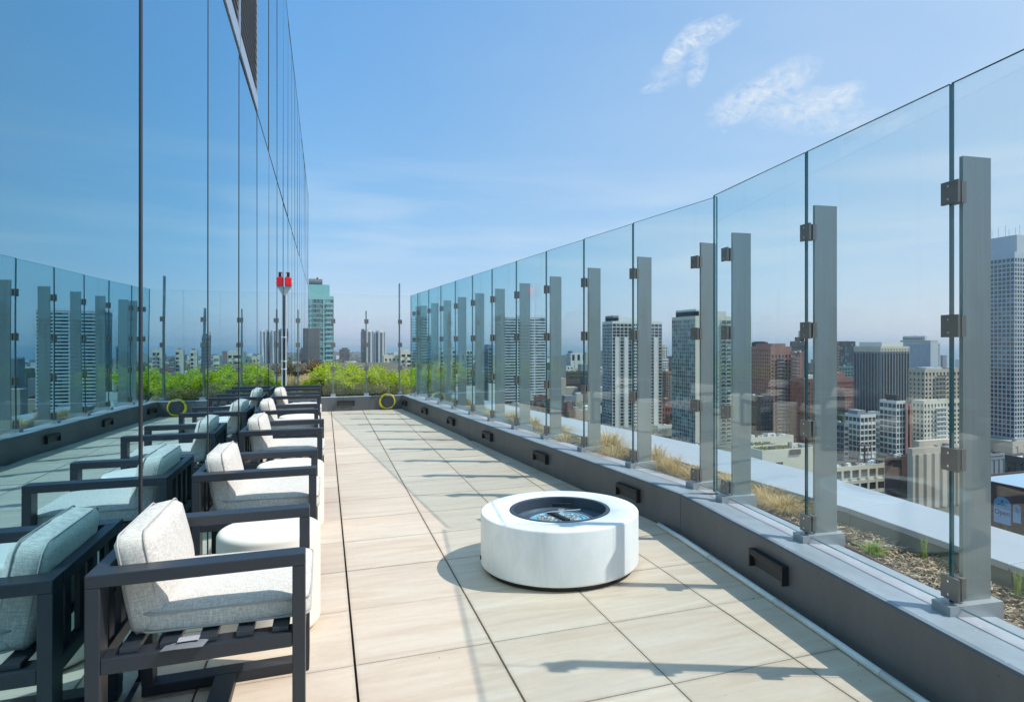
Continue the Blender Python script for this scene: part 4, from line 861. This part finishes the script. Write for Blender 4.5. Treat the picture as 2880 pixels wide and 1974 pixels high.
# --- right edge tower
HOST4 = tower('grid_tower', 'very tall tower with a regular pale grid of square windows at the right edge', 2740, 2853.5, 2960, 712, 455, left=G(bay=2.9, floor=3.12, pier=.62, span=.72, pd=.02, sd=.0, win='dark', top=3.4, zmin=8), front=G(bay=2.6, floor=3.12, pier=.75, span=.9, pd=.02, sd=.0, win='dark', top=3.4, zmin=8), body='blue', depth=60, cap=300)
tower('crown', 'pale setback crown with aerials on the tall gridded tower', 2785.7, 2860, 2940, 664, 475, body='blue', depth=30, zb=zat(713, 475), parent=HOST4[0])
for k, x in enumerate((2790, 2808, 2828, 2838, 2856, 2868)):
    X, Y = at(x, 490); o_ = MB().tube([(0, 0, zat(668, 490)), (0, 0, zat(646-6*(k % 3), 490))], .16, 5).build('aerial', M['alu'], HOST4[0]); o_.location = Vector((X, Y, 0))-Vector(HOST4[0].location)
tower('podium', 'pale concrete podium at the foot of the tall gridded tower', 2740, 2848, 2960, 1246, 440, body='beige', depth=50, front=G(bay=8, floor=9, pier=5, span=6, top=2.5))
# --- foreground low roofs
tower('parking_structure', 'low concrete building with tall dark bays between pale piers', 2700, 2701, 2826, 1289, 330, front=G(bay=3.5, floor=30, pier=.8, span=.3, pd=.15, win='dark', top=2.2), body='grey', depth=34, roof='roofw', units=7)
tower('low_building', 'dark low building with a white roof edge right of the concrete bays', 2826, 2905, 2990, 1298, 245, left=G(bay=5, floor=5, pier=2, span=2, win='dark'), body='dark', depth=45, roof='roofw', units=8)
t_, X_, Y_, LX_, LY_, zt_ = tower('low_building', 'dark brown walled building with a pale blue roof at the lower right', 2720, 3010, 3200, 1406, 100, body='brown', depth=60, roof='bluer', parapet=.35)
# arched signs on its shaded wall
def arch_sign(xa, xb, ytop, ybot, label, words):
    X = X_-.06; ya, yb = atX(xb, X), atX(xa, X); w = yb-ya; dd = X*SN+(ya+yb)/2*CS; z0, z1 = zat(ybot, dd), zat(ytop, dd)
    t = thing('arch_sign', label, 'sign', (X, (ya+yb)/2, z0)); r = w/2; hgt = z1-z0; rz = min(hgt*.45, r*.9)
    pts = [(-w/2, 0), (w/2, 0)]+[(w/2*math.cos(R(a)), hgt-rz+rz*math.sin(R(a))) for a in range(0, 181, 12)]
    pts = [(p[0], max(p[1], 0)) for p in pts]
    m = MB(); n = len(pts); m.v = [(0.05, -p[0], p[1]) for p in pts]+[(-.05, -p[0], p[1]) for p in pts]
    m.f = [tuple(range(n)), tuple(reversed(range(n, 2*n)))]+[(i, n+i, n+(i+1) % n, (i+1) % n) for i in range(n)]; m.m = [0]*(n+2)
    m.build('panel', plain('sign_blue', (.26, .46, .62), .5, 0, .04), t)
    mb2 = MB(); q = [p for p in pts if p[1] > hgt*.62]; q = [(-w/2*.98, hgt*.62)]+[]
    up = [(w/2*.985*math.cos(R(a)), hgt-rz+rz*.985*math.sin(R(a))) for a in range(4, 177, 12)]; up = [(w/2*.985, hgt*.56)]+up+[(-w/2*.985, hgt*.56)]
    mb2.v = [(-.056, -p[0], p[1]) for p in up]; mb2.f = [tuple(reversed(range(len(up))))]; mb2.m = [0]; mb2.build('upper_field', plain('sign_upper', (.12, .33, .46), .5, 0, .04), t)
    ink = M['black']
    if words:
        c = bpy.data.curves.new('lettering', 'FONT'); c.body = 'Open'; c.size = w*.40; c.align_x = 'CENTER'; c.extrude = .005; c.materials.append(ink)
        tmp = bpy.data.objects.new('tmp', c); COL.objects.link(tmp); dg = bpy.context.evaluated_depsgraph_get(); me = bpy.data.meshes.new_from_object(tmp.evaluated_get(dg)); bpy.data.objects.remove(tmp)
        o = inst('lettering', me, t, (-.075, 0, hgt*.34)); o.rotation_euler = (R(90), 0, R(-90))
        MB().box(-.07, -.06, .02*w, .05*w, hgt*.76, hgt*.87).box(-.07, -.06, -.05*w, -.02*w, hgt*.76, hgt*.87).box(-.0705, -.0605, -.07*w, .06*w, hgt*.86, hgt*.88).build('emblem', ink, t)
        MB().box(-.07, -.06, -.26*w, .26*w, hgt*.685, hgt*.715).build('small_print', ink, t)
    else:
        e = MB()
        for k in range(3): e.beam((-.065, .12*w-.05*k, hgt*(.82-.10*k)), (-.065, -.22*w, hgt*(.70-.10*k)), .02, .05*w)
        e.build('emblem', ink, t)
arch_sign(2795.5, 2843, 1397, 1472, 'larger pale blue arched sign reading Open on the dark brown wall', True)
arch_sign(2849, 2871.5, 1418, 1470, 'smaller pale blue arched sign right of the one reading Open', False)
tower('white_roof_building', 'low cream building with a cluttered white roof under the water tank stand', 2330, 2345, 2490, 1318, 300, left=G(), front=G(bay=5, floor=5, pier=1.2, span=1.6, win='brown', top=1.5), body='cream', depth=34, roof='roofw', units=16, parapet=.6)
X, Y = at(2432, 330); zr = zat(1303, 330)
ws = thing('water_tank_stand', 'rusty steel lattice stand of a removed rooftop water tank', 'tank stand', (X, Y, zr))
zz = zat(1252, 330)-zr
for (a, b) in ((-1, -1), (1, -1), (1, 1), (-1, 1)): MB().beam((a*3, b*2.6, -4), (a*2, b*1.7, zz), .3).build('leg', WL['brown'], ws)
for z0, k in ((1, .9), (zz*.5, .78)):
    m = MB(); q = [(-3*k, -2.6*k, z0), (3*k, -2.6*k, z0), (3*k, 2.6*k, z0), (-3*k, 2.6*k, z0)]
    for i in range(4): m.beam(q[i], q[(i+1) % 4], .2)
    m.build('brace', WL['brown'], ws)
m = MB()
for sx in (-1, 1): m.beam((sx*2.9, -2.5, .5), (-sx*2.1, -1.9, zz-.4), .1)
m.build('cross_brace', WL['brown'], ws); MB().lathe([(0, zz), (3.3, zz), (3.3, zz+.35), (0, zz+.35)], 20).build('platform', WL['brown'], ws)
tower('brown_building', 'dark brown brick building with small round roof vents beside the tank stand', 2488, 2490, 2556, 1287, 300, body='brown', depth=30, front=G(bay=12, floor=12, pier=9, span=9), units=5)
tower('beige_building', 'beige concrete building with pilasters right of the dark brown one', 2552, 2566, 2700, 1268, 290, left=G(bay=4, pier=2.5), front=G(bay=5.4, floor=40, pier=2.8, span=1, pd=.3, win='brown', top=2), body='beige', depth=30, units=3, pent=((2585, 2700, 1246, 'beige'),))
tower('cream_building', 'cream rendered building with a planted green roof in the middle distance', 2094, 2144, 2300, 1274, 235, body='cream', depth=22, left=G(bay=60, floor=50, pier=1, span=1), front=None, parapet=.9)
X2, Y2 = at(2144, 235); 
tag(MB().box(X2+atY(2221, Y2)-X2, X2+atY(2251, Y2)-X2, Y2-.35, Y2-.02, zat(1284, 235), zat(1270, 235)).box(atY(2183, Y2), atY(2201, Y2), Y2-.25, Y2-.02, zat(1311, 235), zat(1303, 235)).build('wall_grille', WL['dark']), 'dark grilles on the front wall of the cream rendered building', 'grille')
random.seed(21)
gr_ = MB()
for i in range(900):
    x = X2+random.uniform(1.5, 18); y = Y2+random.uniform(1.5, 20); zz = zat(1274, 235)+.06; h = random.uniform(.2, .9); a = random.uniform(0, 3); w = random.uniform(.2, .6)
    gr_.poly([(x-w*math.cos(a), y-w*math.sin(a), zz), (x+w*math.cos(a), y+w*math.sin(a), zz), (x+.2, y, zz+h)])
tag(gr_.build('roof_planting', leaf_mat('roof_green', (.10, .13, .04), (.22, .26, .06), (.34, .34, .14), .2)), 'patchy green roof planting on the cream rendered building', 'roof garden', kind='stuff')
tower('cream_building', 'long low cream roof behind the planted green roof', 2090, 2110, 2232, 1236, 300, body='cream', depth=26, units=12, parapet=.8)
tower('brick_block', 'low dark red brick building with a white parapet left of the white ribbed tower', 1560, 1596, 1612, 1136, 520, body='brick', depth=40, roof='roofw', units=3)
tower('brick_block', 'small red brick block under the white balcony tower', 1500, 1505, 1540, 1116, 600, body='brick', depth=20, roof='roof')
tower('low_building', 'low dark shaded brick row under the white balcony tower', 1480, 1484, 1545, 1131, 560, body='brown', depth=25, roof='roofw', front=G(bay=4, pier=1.6, floor=4))
tower('low_building', 'low pale building with a white roof right of the brick building', 1594, 1600, 1660, 1160, 450, body='tan', depth=30, roof='roofw', units=6)
tower('low_building', 'low white roofed shed at the foot of the cream slabs', 1262, 1268, 1340, 1092, 520, body='white', depth=30, roof='roofw', units=3)
tower('low_building', 'small pale grey cube building left of the balcony tower', 1372, 1376, 1412, 1082, 560, body='white', depth=30, roof='roof', units=2)
# street life
def car(x, y, D, ang, colr, label):
    X, Y = at(x, D); t = thing('parked_car', label, 'car', (X, Y, ZG+.12), ang)
    m = plain('car_'+label.split()[0], colr, .3, .1, .03)
    b = MB(); b.v = [(sx*2.2, sy*.9, .35) for sx in (-1, 1) for sy in (-1, 1)]; b = MB().box(-2.2, 2.2, -.9, .9, .35, .9); b.build('body', m, t, bevel=.15)
    MB().prism([(-1.6, -.8), (1.0, -.8), (1.0, .8), (-1.6, .8)], .91, 1.4).build('cabin', WM['dark'], t, bevel=.15)
    for sx in (-1.35, 1.35):
        for sy in (-.85, .85): MB().tube([(sx, sy-.1, .34), (sx, sy+.1, .34)], .34, 12).build('wheel', M['black'], t)
for k, (x, D, c, l) in enumerate(((1826, 520, (.75, .75, .75), 'white parked car left of the bright green one'), (1836, 527, (.75, .75, .76), 'second white parked car beside the first'), (1884, 512, (.35, .62, .02), 'bright lime green parked car at the foot of the dark glass tower'), (1858, 540, (.12, .12, .13), 'dark parked car between the white and green cars'))):
    car(x, 0, D, .15*k, c, l)
leafd = split(shrub_mesh(1500, 4.2, 4.2, 9, M['leafd'], 12, .9, False), M['leafd'])
spots = [(1556, 600), (1566, 560), (1578, 620), (1590, 640), (1604, 610), (1616, 560), (1628, 580), (1642, 600), (1655, 560), (1668, 540), (1680, 520), (1690, 500), (1545, 560), (1584, 540), (1610, 520), (1636, 540), (1354, 620), (1340, 600), (1364, 560), (1400, 520), (1880, 640), (1893, 600), (2880, 250), (2870, 262), (2856, 240)]
def where(x):
    for lim, w in ((1420, 'at the left of the white balcony tower'), (1590, 'below the dark brown office block'), (1640, 'right of the low brick building'), (1700, 'at the left foot of the white ribbed tower'), (1900, 'beside the red brick loft')):
        if x < lim: return w
    return 'beside the low building with the white roof edge'
for k, (x, D) in enumerate(spots):
    X, Y = at(x, D); t = thing('street_tree', 'dark leafy street tree '+where(x), 'tree', (X, Y, ZG), k*1.3, 'street trees among the low roofs'); inst('crown', leafd[0], t, (0, 0, 2)); inst('trunk', leafd[1], t, (0, 0, 0))
for k, (x, D) in enumerate(((2800, 84), (2822, 80), (2846, 82), (2866, 78))):
    X, Y = at(x, D); zt = zat(1462+k*3, D); t = thing('street_tree', 'dark green treetop below the arched signs at the lower right', 'tree', (X, Y, zt-10), k, 'treetops below the arched signs'); inst('crown', leafd[0], t, (0, 0, 2), None, (.7, .7, .8)); inst('trunk', leafd[1], t, (0, 0, 0), None, (.7, .7, .8))

# ------------------------------------------------------------------ ground, shore, lake, distance
gmat = Mt('city_ground'); v = gmat.coord('Object'); vo = gmat.n('ShaderNodeTexVoronoi'); vo.inputs['Scale'].default_value = .03; gmat.l(v, vo.inputs['Vector'])
gmat.set(gmat.mix(gmat.math('MULTIPLY', gmat.noise(v, .012, 6, .6), .8), gmat.ramp(vo.outputs['Color'], [(0, (.06, .06, .06)), (.5, (.13, .125, .11)), (1, (.25, .24, .22))]), (.05, .075, .035)), .95)
def ring(z, rad, mat, name):
    m = MB().prism([(math.cos(R(a))*rad, math.sin(R(a))*rad) for a in range(0, 360, 6)], z-.5, z); return tag(m.build(name, mat), kind='structure')
ring(ZG-1.5, 40000, plain('lake_water', (.09, .20, .26), .35, 0, .2, .002, .1, .02), 'lake_water')
land = [(-20000, -20000), (9000, -20000), (2600, -600), (2000, 400), (1700, 1100), (1450, 1800), (1250, 2600), (900, 3400), (200, 5200), (-400, 7000), (-6000, 16000), (-20000, 20000)]
tag(MB().prism(land, ZG-20, ZG).build('ground', gmat.m), kind='structure')
random.seed(5)
fc = MB()
n = 0
while n < 1500:
    az = random.uniform(-.65, .62); D = random.uniform(640, 3600)**1.0; X, Y = at(CX+F_*math.tan(az), D)
    xx, yy = round(X/26)*26, round(Y/34)*34
    # stay on the land
    lim = None
    for (xa, ya), (xb, yb) in zip(land[2:10], land[3:11]):
        if min(ya, yb) <= yy <= max(ya, yb): lim = xa+(xb-xa)*(yy-ya)/(yb-ya+1e-9); break
    if lim is None or xx > lim-30: continue
    n += 1; w = random.uniform(9, 20); d = random.uniform(9, 24); h = random.choice([9, 11, 13, 16, 22, 34]) if D < 1500 else random.choice([8, 9, 11, 14, 24])
    if random.random() < .03: h += 26
    fc.box(xx-w/2, xx+w/2, yy-d/2, yy+d/2, ZG, ZG+h+random.random(), random.choice([0, 0, 1, 1, 2, 3, 4]))
tag(fc.build('distant_city', [WL['beige'], WL['grey'], WL['brick'], WL['white'], WL['dark']]), 'mass of low distant city blocks between the towers and the lake', 'city blocks', kind='stuff')
tr = MB()
for i in range(9000):
    az = random.uniform(-.65, .6); D = 600*(9.5**random.random()); X, Y = at(CX+F_*math.tan(az), D); s_ = random.uniform(3, 6)*(1+D/2500); h = random.uniform(6, 11)
    lim = None
    for (xa, ya), (xb, yb) in zip(land[2:10], land[3:11]):
        if min(ya, yb) <= Y <= max(ya, yb): lim = xa+(xb-xa)*(Y-ya)/(yb-ya+1e-9); break
    if lim is None or X > lim-10: continue
    k = len(tr.v); q = [(s_*math.cos(a), s_*math.sin(a)) for a in (0, 1.05, 2.1, 3.14, 4.19, 5.24)]
    tr.v += [(X+a, Y+b, ZG+h*.3) for a, b in q]+[(X+a*.75, Y+b*.75, ZG+h*.8) for a, b in q]+[(X, Y, ZG+h)]
    for j in range(6): jj = (j+1) % 6; tr.f += [(k+j, k+jj, k+6+jj, k+6+j), (k+6+j, k+6+jj, k+12)]; tr.m += [0, 0]
tag(tr.build('distant_trees', plain('far_foliage', (.045, .065, .03), .95, 0, .4, .01)), 'dark tree canopy spread through the distant city and along the shore', 'trees', kind='stuff')
# ------------------------------------------------------------------ haze
hz_ = MB().box(-26000, 26000, -9000, 30000, ZG-24, 82).build('haze', []); tag(hz_, kind='stuff')
hm = bpy.data.materials.new('haze_air'); hm.use_nodes = True; t = hm.node_tree; t.nodes.clear(); o = nd(t, 'ShaderNodeOutputMaterial'); p = nd(t, 'ShaderNodeVolumePrincipled')
p.inputs['Color'].default_value = (.92, .97, 1.0, 1); p.inputs['Density'].default_value = .00009; p.inputs['Anisotropy'].default_value = .2
t.links.new(p.outputs[0], o.inputs['Volume']); hz_.data.materials.append(hm)

# a few dry leaves and grit on the paving
db = MB()
for i in range(90):
    y = random.uniform(1.3, 9); x = curbx(y)-abs(random.gauss(0, .12))-.05 if i % 3 else random.uniform(-.6, curbx(y)-.1)
    a = random.uniform(0, 3.1); r = random.uniform(.003, .009); db.v += [(x-r*math.cos(a), y-r*math.sin(a), .0022), (x+r*.4*math.sin(a), y-r*.4*math.cos(a), .005), (x+r*math.cos(a), y+r*math.sin(a), .0024), (x-r*.4*math.sin(a), y+r*.4*math.cos(a), .006)]
    k = len(db.v)-4; db.f.append((k, k+1, k+2, k+3)); db.m.append(0)
tag(db.build('floor_debris', M['chips']), 'tiny dry leaves and grit scattered on the terrace tiles', 'debris', kind='stuff')
